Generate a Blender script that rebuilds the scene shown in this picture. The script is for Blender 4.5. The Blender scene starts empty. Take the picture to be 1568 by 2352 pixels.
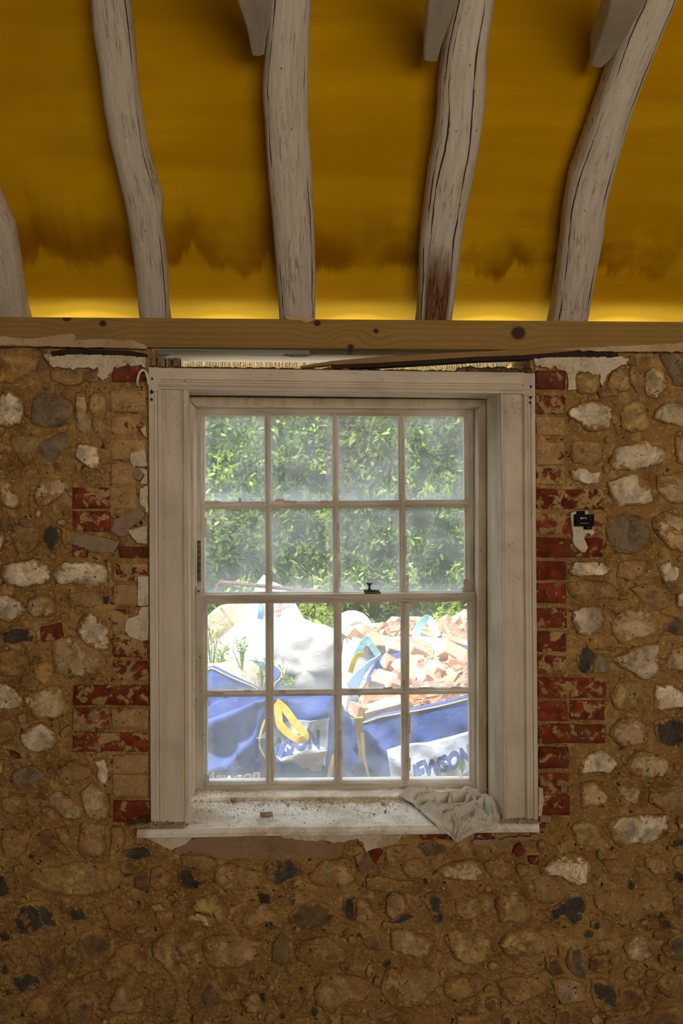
import bpy, bmesh, math, random
import numpy as np
from mathutils import Vector, Matrix, noise
from mathutils.bvhtree import BVHTree

# ------------------------------------------------------------------ camera, world, sun, room light, exposure
scene = bpy.context.scene
COL = scene.collection
F_PX = 2300.0
CAM = Vector((-0.114, -3.286, 1.60))
YAW = math.atan2(0.114, 3.286)
cam_data = bpy.data.cameras.new('camera')
cam_data.sensor_fit = 'VERTICAL'
cam_data.sensor_height = 36.0
cam_data.lens = F_PX / 2352.0 * 36.0
cam_data.clip_start = 0.05
cam = bpy.data.objects.new('camera', cam_data)
COL.objects.link(cam)
cam.location = CAM
cam.rotation_euler = (math.pi / 2, 0.0, -YAW)
scene.camera = cam

world = bpy.data.worlds.new('hazy_sky')
scene.world = world
world.use_nodes = True
wn = world.node_tree
wn.nodes['Background'].inputs['Color'].default_value = (0.86, 0.93, 1.0, 1)
wn.nodes['Background'].inputs['Strength'].default_value = 2.9

sun_d = bpy.data.lights.new('sun', 'SUN')
sun_d.energy = 9.5
sun_d.angle = math.radians(6)
sun_d.color = (1.0, 0.95, 0.86)
sun = bpy.data.objects.new('sun', sun_d)
COL.objects.link(sun)
sun.rotation_euler = Vector((0.50, 0.16, -0.82)).to_track_quat('-Z', 'Y').to_euler()

# daylight through the tall opening in the rear wall
day_d = bpy.data.lights.new('rear_window_daylight', 'AREA')
day_d.shape = 'RECTANGLE'
day_d.size = 1.9
day_d.size_y = 1.5
day_d.energy = 47.0
day_d.spread = math.radians(128)
day_d.color = (1.0, 0.84, 0.63)
day = bpy.data.objects.new('rear_window_daylight', day_d)
COL.objects.link(day)
day.location = (0.9, -5.22, 2.05)
day.rotation_euler = (Vector((0.1, 0.0, 2.5)) - Vector(day.location)).to_track_quat('-Z', 'Y').to_euler()

scene.view_settings.view_transform = 'Standard'
scene.view_settings.look = 'None'
scene.view_settings.gamma = 1.0
scene.view_settings.use_curve_mapping = False
scene.view_settings.exposure = 0.0
cy = scene.cycles
cy.max_bounces = 6; cy.diffuse_bounces = 3; cy.glossy_bounces = 2; cy.transmission_bounces = 4; cy.transparent_max_bounces = 8
cy.caustics_reflective = False; cy.caustics_refractive = False
cy.use_adaptive_sampling = True; cy.adaptive_threshold = 0.07

# ------------------------------------------------------------------ helpers
random.seed(7)
RNG = np.random.default_rng(11)
FWD = Vector((math.sin(YAW), math.cos(YAW), 0))
RIGHT = Vector((math.cos(YAW), -math.sin(YAW), 0))

def ray(px, py):
    return FWD + RIGHT * ((px - 784.0) / F_PX) + Vector((0, 0, -(py - 1176.0) / F_PX))
def P(px, py, y):
    d = ray(px, py)
    return CAM + d * ((y - CAM.y) / d.y)
def PZ(px, py, z):
    d = ray(px, py)
    return CAM + d * ((z - CAM.z) / d.z)
def nz(x, y, z=0.0):
    return noise.noise(Vector((x, y, z)))
def fb(v, o=4):
    return noise.fractal(v, 1.0, 2.0, o)

def link(name, me, mat=None, parent=None, smooth=False):
    o = bpy.data.objects.new(name, me)
    COL.objects.link(o)
    if mat is not None and len(me.materials) == 0:
        me.materials.append(mat)
    if parent is not None:
        o.parent = parent
    if smooth:
        me.polygons.foreach_set('use_smooth', [True] * len(me.polygons))
    return o
def mk(name, v, f, mat, parent=None, smooth=False):
    me = bpy.data.meshes.new(name)
    me.from_pydata([tuple(p) for p in v], [], f)
    me.update()
    return link(name, me, mat, parent, smooth)
def tag(o, label, cat, group=None, kind=None):
    o['label'] = label
    o['category'] = cat
    if group: o['group'] = group
    if kind: o['kind'] = kind
    return o
def empty(name, loc=(0, 0, 0)):
    o = bpy.data.objects.new(name, None)
    COL.objects.link(o)
    o.location = loc
    o.empty_display_size = 0.05
    return o
def keep(o, root):
    """parent o to root without moving it"""
    o.parent = root
    o.matrix_parent_inverse = Matrix.Translation(root.location).inverted()
    return o

class MB:
    def __init__(s):
        s.v = []; s.f = []
    def add(s, v, f):
        n = len(s.v)
        s.v += [tuple(p) for p in v]
        s.f += [tuple(i + n for i in q) for q in f]
    def box(s, a, b):
        x0, y0, z0 = a; x1, y1, z1 = b
        s.add([(x0,y0,z0),(x1,y0,z0),(x1,y1,z0),(x0,y1,z0),(x0,y0,z1),(x1,y0,z1),(x1,y1,z1),(x0,y1,z1)],
              [(0,3,2,1),(4,5,6,7),(0,1,5,4),(1,2,6,5),(2,3,7,6),(3,0,4,7)])
    def hexa(s, q, r):
        """two quads, q front and r back, same winding"""
        s.add(list(q) + list(r), [(0,1,2,3),(7,6,5,4),(0,4,5,1),(1,5,6,2),(2,6,7,3),(3,7,4,0)])
    def loft(s, rings, closed=True, caps=True):
        n = len(rings[0]); v = [p for r in rings for p in r]; f = []
        for i in range(len(rings) - 1):
            for j in range(n if closed else n - 1):
                k = (j + 1) % n
                f.append((i*n+j, i*n+k, (i+1)*n+k, (i+1)*n+j))
        if caps:
            f.append(tuple(range(n - 1, -1, -1)))
            f.append(tuple((len(rings)-1)*n + j for j in range(n)))
        s.add(v, f)
    def tube(s, pts, r, n=6):
        pts = [Vector(p) for p in pts]; rings = []
        rad = r if isinstance(r, (list, tuple)) else [r] * len(pts)
        for i, p in enumerate(pts):
            t = (pts[min(i+1, len(pts)-1)] - pts[max(i-1, 0)]).normalized()
            a = t.cross(Vector((0.31, 0.2, 0.93)))
            if a.length < 1e-3: a = t.cross(Vector((1, 0, 0)))
            a.normalize(); b = t.cross(a)
            rings.append([p + (a*math.cos(2*math.pi*k/n) + b*math.sin(2*math.pi*k/n)) * rad[i] for k in range(n)])
        s.loft(rings)
    def build(s, name, mat, parent=None, smooth=False):
        o = mk(name, s.v, s.f, mat, None, smooth)
        bm = bmesh.new(); bm.from_mesh(o.data)
        bmesh.ops.recalc_face_normals(bm, faces=bm.faces)
        bm.to_mesh(o.data); bm.free()
        if parent is not None:
            o.parent = parent
            o.matrix_parent_inverse = Matrix.Translation(parent.location).inverted()
        return o
def bevel(o, w=0.002, seg=1):
    m = o.modifiers.new('bevel', 'BEVEL'); m.width = w; m.segments = seg; m.limit_method = 'ANGLE'
    return o

def chaikin(p, it=1):
    for _ in range(it):
        q = []
        for i in range(len(p)):
            a = p[i]; b = p[(i+1) % len(p)]
            q.append((a[0]*.78+b[0]*.22, a[1]*.78+b[1]*.22)); q.append((a[0]*.22+b[0]*.78, a[1]*.22+b[1]*.78))
        p = q
    return p
def resample(p, n):
    p = list(p); L = [0.0]
    for i in range(len(p)):
        a = p[i]; b = p[(i+1) % len(p)]
        L.append(L[-1] + math.sqrt(sum((a[k]-b[k])**2 for k in range(len(a)))))
    out = []; j = 0
    for i in range(n):
        t = L[-1]*i/n
        while L[j+1] < t: j += 1
        a = p[j]; b = p[(j+1) % len(p)]; u = (t-L[j])/max(1e-9, L[j+1]-L[j])
        out.append(tuple(a[k]*(1-u)+b[k]*u for k in range(len(a))))
    return out

# ------------------------------------------------------------------ materials
class NT:
    def __init__(s, name):
        s.m = bpy.data.materials.new(name); s.m.use_nodes = True
        s.t = s.m.node_tree; s.t.nodes.clear()
        s.out = s.t.nodes.new('ShaderNodeOutputMaterial')
    def n(s, ty, **kw):
        d = s.t.nodes.new('ShaderNode' + ty)
        for k, v in kw.items(): setattr(d, k, v)
        return d
    def l(s, a, b): s.t.links.new(a, b)
    def set(s, sock, v):
        if hasattr(v, 'is_output'): s.l(v, sock)
        elif isinstance(v, (tuple, list)) and len(v) == 3 and sock.type == 'RGBA': sock.default_value = (*v, 1)
        else: sock.default_value = v
    def coord(s, kind='Object', scale=None):
        o = s.n('TexCoord').outputs[kind]
        if scale:
            mp = s.n('Mapping'); s.l(o, mp.inputs[0]); mp.inputs['Scale'].default_value = scale; o = mp.outputs[0]
        return o
    def noise(s, vec, scale, detail=4, rough=.55, dist=0.0):
        d = s.n('TexNoise'); s.l(vec, d.inputs['Vector'])
        d.inputs['Scale'].default_value = scale; d.inputs['Detail'].default_value = detail
        d.inputs['Roughness'].default_value = rough; d.inputs['Distortion'].default_value = dist
        return d.outputs['Fac']
    def vor(s, vec, scale, feature='F1', out='Distance'):
        d = s.n('TexVoronoi', feature=feature); s.l(vec, d.inputs['Vector']); d.inputs['Scale'].default_value = scale
        return d.outputs[out]
    def ramp(s, x, a, b, va=0.0, vb=1.0):
        d = s.n('MapRange', interpolation_type='SMOOTHSTEP'); s.set(d.inputs[0], x)
        for i, v in enumerate((a, b, va, vb)): s.set(d.inputs[i+1], v)
        return d.outputs[0]
    def math(s, op, a, b=0.0, c=None):
        d = s.n('Math', operation=op); s.set(d.inputs[0], a); s.set(d.inputs[1], b)
        if c is not None: s.set(d.inputs[2], c)
        return d.outputs[0]
    def mix(s, fac, a, b, mode='MIX'):
        d = s.n('Mix', data_type='RGBA', blend_type=mode)
        s.set(d.inputs[0], fac); s.set(d.inputs[6], a); s.set(d.inputs[7], b)
        return d.outputs[2]
    def attr(s, name, out='Fac'):
        return s.n('Attribute', attribute_name=name).outputs[out]
    def xyz(s, vec):
        d = s.n('SeparateXYZ'); s.l(vec, d.inputs[0]); return d.outputs
    def bump(s, h, strength=.4, dist=.01, normal=None):
        d = s.n('Bump'); s.set(d.inputs['Height'], h); d.inputs['Strength'].default_value = strength; d.inputs['Distance'].default_value = dist
        if normal is not None: s.l(normal, d.inputs['Normal'])
        return d.outputs[0]
    def bsdf(s, col, rough=.85, normal=None, spec=.25, metal=0.0):
        d = s.n('BsdfPrincipled'); s.set(d.inputs['Base Color'], col); s.set(d.inputs['Roughness'], rough)
        d.inputs['Specular IOR Level'].default_value = spec; d.inputs['Metallic'].default_value = metal
        if normal is not None: s.l(normal, d.inputs['Normal'])
        return d.outputs[0]
    def done(s, sh):
        s.l(sh, s.out.inputs['Surface']); return s.m

MORTAR = (0.36, 0.215, 0.078)
MORTAR2 = (0.255, 0.14, 0.042)

def mortar_mix(t, v):
    a = t.noise(v, 2.2, 4); b = t.noise(v, 26, 5, .65); c = t.noise(v, 130, 3, .6)
    col = t.mix(t.ramp(a, .3, .7), MORTAR2, MORTAR)
    col = t.mix(t.ramp(t.noise(v, 8, 6, .7, .6), .46, .64, 0, .75), col, (0.175, 0.088, 0.026))
    col = t.mix(t.ramp(t.noise(v, 11, 5, .65, .9), .54, .70, 0, .7), col, (0.50, 0.33, 0.135))
    col = t.mix(t.ramp(b, .50, .74, 0, .75), col, (0.52, 0.345, 0.15))
    col = t.mix(t.ramp(b, .26, .40, .7, 0), col, (0.16, 0.085, 0.03))
    col = t.mix(t.ramp(c, .58, .70, 0, .75), col, (0.62, 0.46, 0.25))
    col = t.mix(t.ramp(c, .28, .38, .6, 0), col, (0.13, 0.07, 0.025))
    pit = t.ramp(t.noise(v, 42, 3, .6), .65, .70)
    col = t.mix(t.math('MULTIPLY', pit, .9), col, (0.055, 0.032, 0.016))
    cn = t.noise(t.coord('Object', (2.2, 5.0, 9.0)), 1.0, 6, .62, .3)
    ck = t.math('MULTIPLY', t.ramp(t.math('ABSOLUTE', t.math('SUBTRACT', cn, .5)), .002, .007, 1, 0), t.ramp(a, .52, .64))
    col = t.mix(t.math('MULTIPLY', ck, .7), col, (0.07, 0.04, 0.02))
    col = t.mix(1.0, col, (1.22, 1.19, 1.08), 'MULTIPLY')
    return col, t.math('SUBTRACT', t.math('SUBTRACT', b, t.math('MULTIPLY', pit, .6)), t.math('MULTIPLY', ck, .3)), c

def mat_mortar(name='sandy_lime_mortar'):
    t = NT(name); v = t.coord()
    col, b, c = mortar_mix(t, v)
    h = t.math('ADD', t.math('MULTIPLY', b, 1.0), t.math('MULTIPLY', c, .35))
    h = t.math('ADD', h, t.math('MULTIPLY', t.vor(v, 75), -.25))
    return t.done(t.bsdf(col, .95, t.bump(h, 1.0, .018), .1))
M_MORTAR = mat_mortar()

def mat_stone():
    t = NT('flint_stone'); v = t.coord()
    oi = t.n('ObjectInfo'); base = oi.outputs['Color']; al = oi.outputs['Alpha']
    m, b, c = mortar_mix(t, v)
    n1 = t.noise(v, 9, 6, .68, 1.2); n2 = t.noise(v, 34, 5, .65, .8); n3 = t.noise(v, 15, 5, .62, 2.0)
    lum = t.math('ADD', t.ramp(n1, .34, .66, .52, 1.18), t.ramp(n2, .35, .7, -.16, .18))
    cv = t.n('CombineXYZ'); t.l(lum, cv.inputs[0]); t.l(lum, cv.inputs[1]); t.l(lum, cv.inputs[2])
    col = t.mix(1.0, base, cv.outputs[0], 'MULTIPLY')
    ochre = t.mix(1.0, base, (.92, .70, .40), 'MULTIPLY')
    col = t.mix(t.ramp(n3, .52, .64, 0, .8), col, ochre)
    col = t.mix(t.ramp(n3, .30, .40, .6, 0), col, t.mix(1.0, base, (.60, .51, .38), 'MULTIPLY'))
    smear = t.math('ADD', t.noise(v, 19, 7, .72, .5), t.math('ADD', t.math('MULTIPLY', t.attr('rim'), .26), t.math('MULTIPLY_ADD', al, .55, -.33)))
    col = t.mix(t.ramp(smear, .50, .60), col, m)
    dk = t.noise(v, 55, 3, .6)
    col = t.mix(t.ramp(dk, .64, .69, 0, .85), col, (0.05, 0.04, 0.03))
    vein = t.vor(v, 27, 'DISTANCE_TO_EDGE')
    h = t.math('ADD', t.math('MULTIPLY', n2, 1.0), t.math('MULTIPLY', t.noise(v, 120, 3), .35))
    h = t.math('ADD', h, t.ramp(vein, 0, .05, -.07, 0))
    return t.done(t.bsdf(col, .72, t.bump(h, .8, .012), .22))
M_STONE = mat_stone()

def mat_brick():
    t = NT('old_red_brick'); v = t.coord()
    oi = t.n('ObjectInfo'); base = oi.outputs['Color']; al = oi.outputs['Alpha']
    m, b, c = mortar_mix(t, v)
    m = t.mix(.22, m, (0.55, 0.40, 0.22))
    n1 = t.noise(v, 30, 4); n2 = t.noise(v, 160, 3)
    col = t.mix(t.ramp(n1, .3, .7), t.mix(1.0, base, (.42, .45, .5), 'MULTIPLY'), base)
    col = t.mix(t.ramp(t.noise(v, 7, 4), .5, .7, 0, .7), col, (0.13, 0.06, 0.035))
    col = t.mix(t.ramp(n2, .6, .75, 0, .5), col, (0.10, 0.03, 0.02))
    sm = t.math('ADD', t.noise(v, 27, 7, .66, .5), t.math('MULTIPLY_ADD', al, .5, -.235))
    col = t.mix(t.ramp(sm, .48, .54), col, m)
    spl = t.noise(t.coord('Object', (60, 60, 22)), 1.0, 4, .7)
    col = t.mix(t.ramp(spl, .70, .73), col, (0.80, 0.76, 0.70))
    h = t.math('ADD', t.ramp(sm, .49, .53, 0, .6), t.math('MULTIPLY', n2, .4))
    return t.done(t.bsdf(col, .9, t.bump(h, .6, .006), .15))
M_BRICK = mat_brick()

def mat_plain(name, col, rough=.85, nscale=40, var=.25, bumps=.3, spec=.2, metal=0.0, dark=None, bdist=.004):
    t = NT(name); v = t.coord()
    a = t.noise(v, nscale, 5, .6)
    lo = dark or tuple(c * (1 - var * 1.6) for c in col)
    c = t.mix(t.ramp(a, .32, .68), lo, col)
    return t.done(t.bsdf(c, rough, t.bump(t.noise(v, nscale * 3, 4), bumps, bdist), spec, metal))

def mat_plaster(name, col):
    t = NT(name); v = t.coord()
    c = t.mix(t.ramp(t.noise(v, 7, 6, .68, .6), .42, .68, 0, .75), col, tuple(x * y for x, y in zip(col, (.74, .66, .52))))
    c = t.mix(t.ramp(t.noise(v, 22, 6, .7, .6), .55, .66, 0, .8), c, (0.42, 0.28, 0.13))
    c = t.mix(t.ramp(t.noise(v, 75, 4, .7), .60, .70, 0, .6), c, (0.30, 0.19, 0.09))
    cn = t.noise(v, 9, 5, .6, .8)
    ck = t.ramp(t.math('ABSOLUTE', t.math('SUBTRACT', cn, .5)), .001, .005, 1, 0)
    c = t.mix(t.math('MULTIPLY', ck, .5), c, (0.20, 0.13, 0.07))
    h = t.math('SUBTRACT', t.noise(v, 40, 5, .65), t.math('MULTIPLY', ck, .4))
    return t.done(t.bsdf(c, .9, t.bump(h, .6, .008), .15))
M_PLASTER = mat_plaster('off_white_plaster', (0.70, 0.59, 0.435))
M_RENDER = mat_plaster('pinkish_brown_render', (0.36, 0.22, 0.125))
M_RENDER2 = mat_plaster('grey_brown_render', (0.34, 0.245, 0.165))
M_PLTAN = mat_plaster('tan_plaster', (0.55, 0.40, 0.24))

def mat_paint(name, col, dirt=(0.22, 0.155, 0.09), amt=0.0, stretch=(40, 40, 3.0)):
    """old oil paint on wood: brush grain along the member, grime, chips"""
    t = NT(name); v = t.coord(); g = t.coord('Object', stretch)
    gr = t.noise(g, 1.0, 5, .6)
    big = t.noise(v, 4.5, 5, .6); fine = t.noise(v, 70, 4, .7)
    c = t.mix(t.ramp(gr, .35, .75, 0, .55), col, tuple(x * .74 for x in col))
    c = t.mix(t.ramp(big, .44 - amt, .78 - amt, 0, .8), c, tuple(.5 * a + .5 * b for a, b in zip(col, dirt)))
    st = t.noise(t.coord('Object', tuple(x * .55 for x in stretch)), 1.0, 6, .68, .4)
    c = t.mix(t.ramp(st, .56 - amt, .72 - amt, 0, .6), c, tuple(.35 * a + .65 * b for a, b in zip(col, dirt)))
    ch = t.math('ADD', fine, t.math('MULTIPLY', big, .35))
    c = t.mix(t.ramp(ch, .83, .90, 0, .75), c, dirt)
    h = t.math('ADD', t.math('MULTIPLY', gr, .8), t.math('MULTIPLY', fine, .3))
    return t.done(t.bsdf(c, .62, t.bump(h, .35, .003), .3))
M_PAINT_V = mat_paint('old_white_paint_upright', (0.70, 0.60, 0.475))
M_PAINT_H = mat_paint('old_white_paint_level', (0.70, 0.60, 0.475), stretch=(3, 40, 40))
M_LINING = mat_paint('grimy_lining_paint', (0.72, 0.60, 0.43), amt=.07)
M_SASH_V = mat_paint('grimy_sash_paint_upright', (0.66, 0.59, 0.49), (0.16, 0.11, 0.065), .08, (60, 60, 4))
M_SASH_H = mat_paint('grimy_sash_paint_level', (0.66, 0.59, 0.49), (0.16, 0.11, 0.065), .08, (4, 60, 60))

def mat_sill():
    t = NT('dusty_sill_paint'); v = t.coord(); g = t.coord('Object', (3, 30, 60))
    c = t.mix(t.ramp(t.noise(g, 1, 5, .6), .4, .7, 0, .4), (0.90, 0.84, 0.75), (0.74, 0.66, 0.56))
    d = t.noise(v, 6.5, 6, .68, .5)
    c = t.mix(t.ramp(d, .44, .62, 0, .85), c, (0.54, 0.42, 0.27))
    c = t.mix(t.ramp(t.noise(v, 150, 3, .7), .60, .70, 0, .7), c, (0.16, 0.115, 0.07))
    return t.done(t.bsdf(c, .42, t.bump(t.noise(v, 90, 4, .7), .3, .003), .5))
M_SILL = mat_sill()

def mat_rafter(name, rot=0.0, seed=0.0, crack=(.34, .72)):
    t = NT(name); uv = t.n('UVMap'); uv.uv_map = 'UVMap'
    mp = t.n('Mapping'); t.l(uv.outputs[0], mp.inputs[0]); mp.inputs['Location'].default_value = (seed, seed * 1.7, 0)
    uvv = mp.outputs[0]
    def sc(a, b):
        m2 = t.n('Mapping'); t.l(uvv, m2.inputs[0]); m2.inputs['Scale'].default_value = (a, b, 1); return m2.outputs[0]
    x = t.xyz(uv.outputs[0])
    gr = t.noise(sc(16, 5), 1.0, 6, .68, .3); gr2 = t.noise(sc(34, 13), 1.0, 4, .7, .6)
    patch = t.noise(sc(2.2, 4.5), 1.0, 4, .6)
    c = t.mix(t.ramp(gr, .35, .7), (0.70, 0.62, 0.51), (0.56, 0.475, 0.36))
    k = t.math('ADD', gr2, t.math('MULTIPLY', patch, .55))
    c = t.mix(t.ramp(k, .80, .96, 0, .75), c, (0.27, 0.205, 0.145))
    c = t.mix(t.ramp(t.noise(sc(22, 60), 1.0, 3, .6), .655, .71, 0, .85), c, (0.10, 0.075, 0.055))
    h = t.math('ADD', t.math('MULTIPLY', gr, 1.0), t.math('MULTIPLY', gr2, .5))
    for i, u0 in enumerate(crack):
        wob = t.math('MULTIPLY_ADD', t.noise(sc(.01, 3.1 + i), 1.0, 5, .55), .22, u0 - .11)
        wd = t.ramp(t.noise(sc(.02, 4.0 + 2 * i), 1.0, 2), .36, .60, 0.0, .020)
        ln = t.math('ABSOLUTE', t.math('SUBTRACT', x[0], wob))
        m = t.math('LESS_THAN', ln, wd)
        c = t.mix(m, c, (0.055, 0.03, 0.018)); h = t.math('SUBTRACT', h, t.math('MULTIPLY', m, 1.5))
    if rot > 0:
        e = t.math('ADD', x[1], t.math('MULTIPLY', t.noise(sc(14, 9), 1.0, 4, .6), .22))
        rm = t.math('MULTIPLY', t.ramp(e, .12 + rot * .12, .16 + rot * .26, 1, 0), t.ramp(t.math('ABSOLUTE', t.math('SUBTRACT', x[0], .52)), .16, .30, 1, 0))
        rc = t.mix(t.ramp(gr2, .35, .65), (0.05, 0.022, 0.012), (0.30, 0.14, 0.06))
        c = t.mix(rm, c, rc); h = t.math('SUBTRACT', h, t.math('MULTIPLY', rm, 1.2))
    return t.done(t.bsdf(c, .85, t.bump(h, .6, .006), .2))

def mat_pine():
    t = NT('pine_beam'); v = t.coord(); s = t.xyz(v)
    base = t.coord('Object', (0.9, 14, 14))
    wob = t.noise(base, 1.0, 3)
    # knots: rings bend the grain round fixed points
    kn = None; kd = None
    for px, py, r in ((236, 743, .010), (153, 729, .013), (863, 760, .008), (805, 797, .009), (1190, 765, .021), (728, 742, .010)):
        k = P(px, py, -0.035)
        dx = t.math('SUBTRACT', s[0], k.x); dz = t.math('SUBTRACT', s[2], k.z)
        d = t.math('SQRT', t.math('ADD', t.math('MULTIPLY', t.math('MULTIPLY', dx, dx), .75), t.math('MULTIPLY', dz, dz)))
        d2 = t.math('DIVIDE', d, r)
        kd = d2 if kd is None else t.math('MINIMUM', kd, d2)
        w = t.math('MULTIPLY', t.ramp(d, .0, .09, 1, 0), dz)
        kn = w if kn is None else t.math('ADD', kn, w)
    zz = t.math('ADD', t.math('ADD', s[2], t.math('MULTIPLY', kn, -.75)), t.math('MULTIPLY', wob, .02))
    line = t.math('SINE', t.math('MULTIPLY', zz, 900.0))
    line2 = t.math('SINE', t.math('MULTIPLY', zz, 340.0))
    fac = t.math('ADD', t.math('MULTIPLY', line, .22), t.math('MULTIPLY_ADD', line2, .22, .5))
    c = t.mix(fac, (0.36, 0.222, 0.058), (0.23, 0.135, 0.032))
    c = t.mix(t.ramp(t.noise(v, 5, 4), .4, .75, 0, .5), c, (0.21, 0.128, 0.038))
    c = t.mix(t.ramp(kd, .75, 1.25, 1, 0), c, (0.055, 0.022, 0.010))
    fl = t.noise(t.coord('Object', (55, 30, 14)), 1.0, 3, .6)
    c = t.mix(t.ramp(fl, .715, .74, 0, .8), c, (0.70, 0.64, 0.54))
    return t.done(t.bsdf(c, .75, t.bump(fac, .15, .002), .25))
M_PINE = mat_pine()
M_PLANK = mat_paint('brown_stained_plank', (0.27, 0.15, 0.045), (0.10, 0.05, 0.02), stretch=(3, 50, 50))
M_DARKWOOD = mat_plain('blackened_timber', (0.045, 0.03, 0.022), .9, 60)
M_SOFFIT = mat_paint('white_lintel_paint', (0.80, 0.78, 0.74), (0.4, 0.33, 0.25), -.1, (3, 40, 40))

def mat_membrane():
    t = NT('yellow_roof_membrane'); v = t.coord(); s = t.xyz(v)
    shadow_band = t.noise(t.coord('Object', (0.55, 7, 7)), 1.0, 5, .55, .6)  # level shadow bands of battens and tiles overhead, put into the membrane colour
    blot = t.noise(v, 1.9, 4, .55)
    c = t.mix(t.ramp(shadow_band, .33, .68), (0.66, 0.345, 0.004), (0.84, 0.475, 0.008))
    c = t.mix(t.ramp(blot, .40, .72, 0, .55), c, (0.60, 0.30, 0.003))
    # wavy tide marks left by damp above the eaves
    edge = t.math('MULTIPLY_ADD', t.noise(t.coord('Object', (5.0, 0.01, 0.01)), 1.0, 5, .62), .34, 2.225)
    dz = t.math('SUBTRACT', s[2], edge)
    tide = t.math('MULTIPLY', t.ramp(dz, -.012, .02), t.ramp(dz, .02, .19, 1, 0))
    tide = t.math('MULTIPLY', tide, t.ramp(t.noise(v, 3.3, 4), .36, .60))
    c = t.mix(t.math('MULTIPLY', tide, .9), c, (0.30, 0.11, 0.002))
    c = t.mix(t.ramp(t.noise(v, 120, 2), .80, .84, 0, .8), c, (0.05, 0.03, 0.01))
    d = t.n('BsdfDiffuse'); t.l(c, d.inputs[0])
    tr = t.n('BsdfTranslucent'); t.l(t.mix(.45, c, (1.0, .72, .10)), tr.inputs[0])
    ms = t.n('MixShader'); ms.inputs[0].default_value = .20
    t.l(d.outputs[0], ms.inputs[1]); t.l(tr.outputs[0], ms.inputs[2])
    return t.done(ms.outputs[0])
M_MEMBRANE = mat_membrane()

def mat_glass():
    t = NT('dusty_window_glass'); v = t.coord()
    oi = t.n('ObjectInfo')
    rim = t.attr('rim')
    cloud = t.noise(v, 5.5, 4, .6, .3); streak = t.noise(t.coord('Object', (30, 30, 5)), 1.0, 4, .6)
    sp = t.noise(v, 420, 2, .6); sp2 = t.noise(v, 130, 3, .6)
    f = t.math('ADD', t.ramp(cloud, .32, .72, .055, .16), t.ramp(streak, .5, .8, 0, .06))
    f = t.math('ADD', f, t.math('MULTIPLY', rim, .16))
    f = t.math('ADD', f, t.ramp(sp, .64, .72, 0, .30))
    f = t.math('ADD', f, t.ramp(sp2, .72, .76, 0, .25))
    tp = t.n('BsdfTransparent'); tp.inputs[0].default_value = (.97, .985, .98, 1)
    df = t.n('BsdfDiffuse'); df.inputs[0].default_value = (.62, .60, .55, 1)
    tl = t.n('BsdfTranslucent'); tl.inputs[0].default_value = (.80, .84, .90, 1)
    m1 = t.n('MixShader'); m1.inputs[0].default_value = .75; t.l(df.outputs[0], m1.inputs[1]); t.l(tl.outputs[0], m1.inputs[2])
    m2 = t.n('MixShader'); t.l(f, m2.inputs[0]); t.l(tp.outputs[0], m2.inputs[1]); t.l(m1.outputs[0], m2.inputs[2])
    gl = t.n('BsdfGlossy'); gl.inputs['Roughness'].default_value = .32
    fr = t.n('Fresnel'); fr.inputs[0].default_value = 1.35
    m3 = t.n('MixShader'); t.l(t.math('MULTIPLY', fr.outputs[0], .12), m3.inputs[0]); t.l(m2.outputs[0], m3.inputs[1]); t.l(gl.outputs[0], m3.inputs[2])
    return t.done(m3.outputs[0])
M_GLASS = mat_glass()
# ------------------------------------------------------------------ the front wall
ZF = -0.30; X0, X1 = -2.3, 2.3            # side walls
Z_BEAM_B = P(784, 801, -0.03).z
Z_BEAM_T = P(784, 733, -0.03).z
HX0, HX1 = P(352, 1400, 0).x, P(1222, 1400, 0).x
HZ0, HZ1 = P(784, 1893, 0).z, P(784, 800, 0).z

wall = empty('wall_front', (0, 0, 0))
tag(wall, 'rubble wall of flints in sandy mortar around the sash window', 'wall', kind='structure')

def mortar_grid():
    step = 0.0105
    nx = int((X1 - X0) / step); nzn = int((Z_BEAM_T - .04 - ZF) / step)
    v = []; ok = []
    for j in range(nzn + 1):
        for i in range(nx + 1):
            x = X0 + (X1 - X0) * i / nx; z = ZF + (Z_BEAM_T - .04 - ZF) * j / nzn
            q = Vector((x, 0, z))
            y = .003 - .010 * fb(q * 9, 3) - .005 * fb(q * 38 + Vector((5, 0, 0)), 3) + .006 * nz(x * 3, z * 3, 4)
            v.append((x, y, z))
            ok.append(not (HX0 < x < HX1 and HZ0 < z < HZ1))
    f = []
    w = nx + 1
    for j in range(nzn):
        for i in range(nx):
            a = j * w + i
            if ok[a] and ok[a+1] and ok[a+w] and ok[a+w+1]:
                f.append((a, a+1, a+w+1, a+w))
    return mk('mortar_face', v, f, M_MORTAR, wall, True)
mortar_grid()
m = MB()
T = 0.42
m.box((X0, .022, ZF), (HX0 - .03, T, Z_BEAM_B + .002)); m.box((HX1 + .03, .022, ZF), (X1, T, Z_BEAM_B + .002))
m.box((HX0 - .03, .022, ZF), (HX1 + .03, T, HZ0 - .03))
# solid inner faces of the opening
m.box((HX0 - .03, .012, HZ0 - .03), (HX0 + .004, T, HZ1)); m.box((HX1 - .004, .012, HZ0 - .03), (HX1 + .03, T, HZ1))
m.build('wall_core', M_MORTAR, wall)

# ---- stones traced from the wall: outlines in enlarged views (origin x, origin y, enlargement)
VIEWS = {'5': (0, 780, 4.48), '6': (0, 1270, 3.734), '7': (1060, 760, 3.087), '8': (1060, 1350, 3.087),
         '1': (0, 1880, 3.92), '2': (390, 1880, 3.92), '3': (780, 1880, 3.92), '4': (1168, 1880, 3.92), '9': (290, 1780, 5.807), 'b': (1300, 1150, 15.68), 'p': (0, 0, 1.0)}
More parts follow.
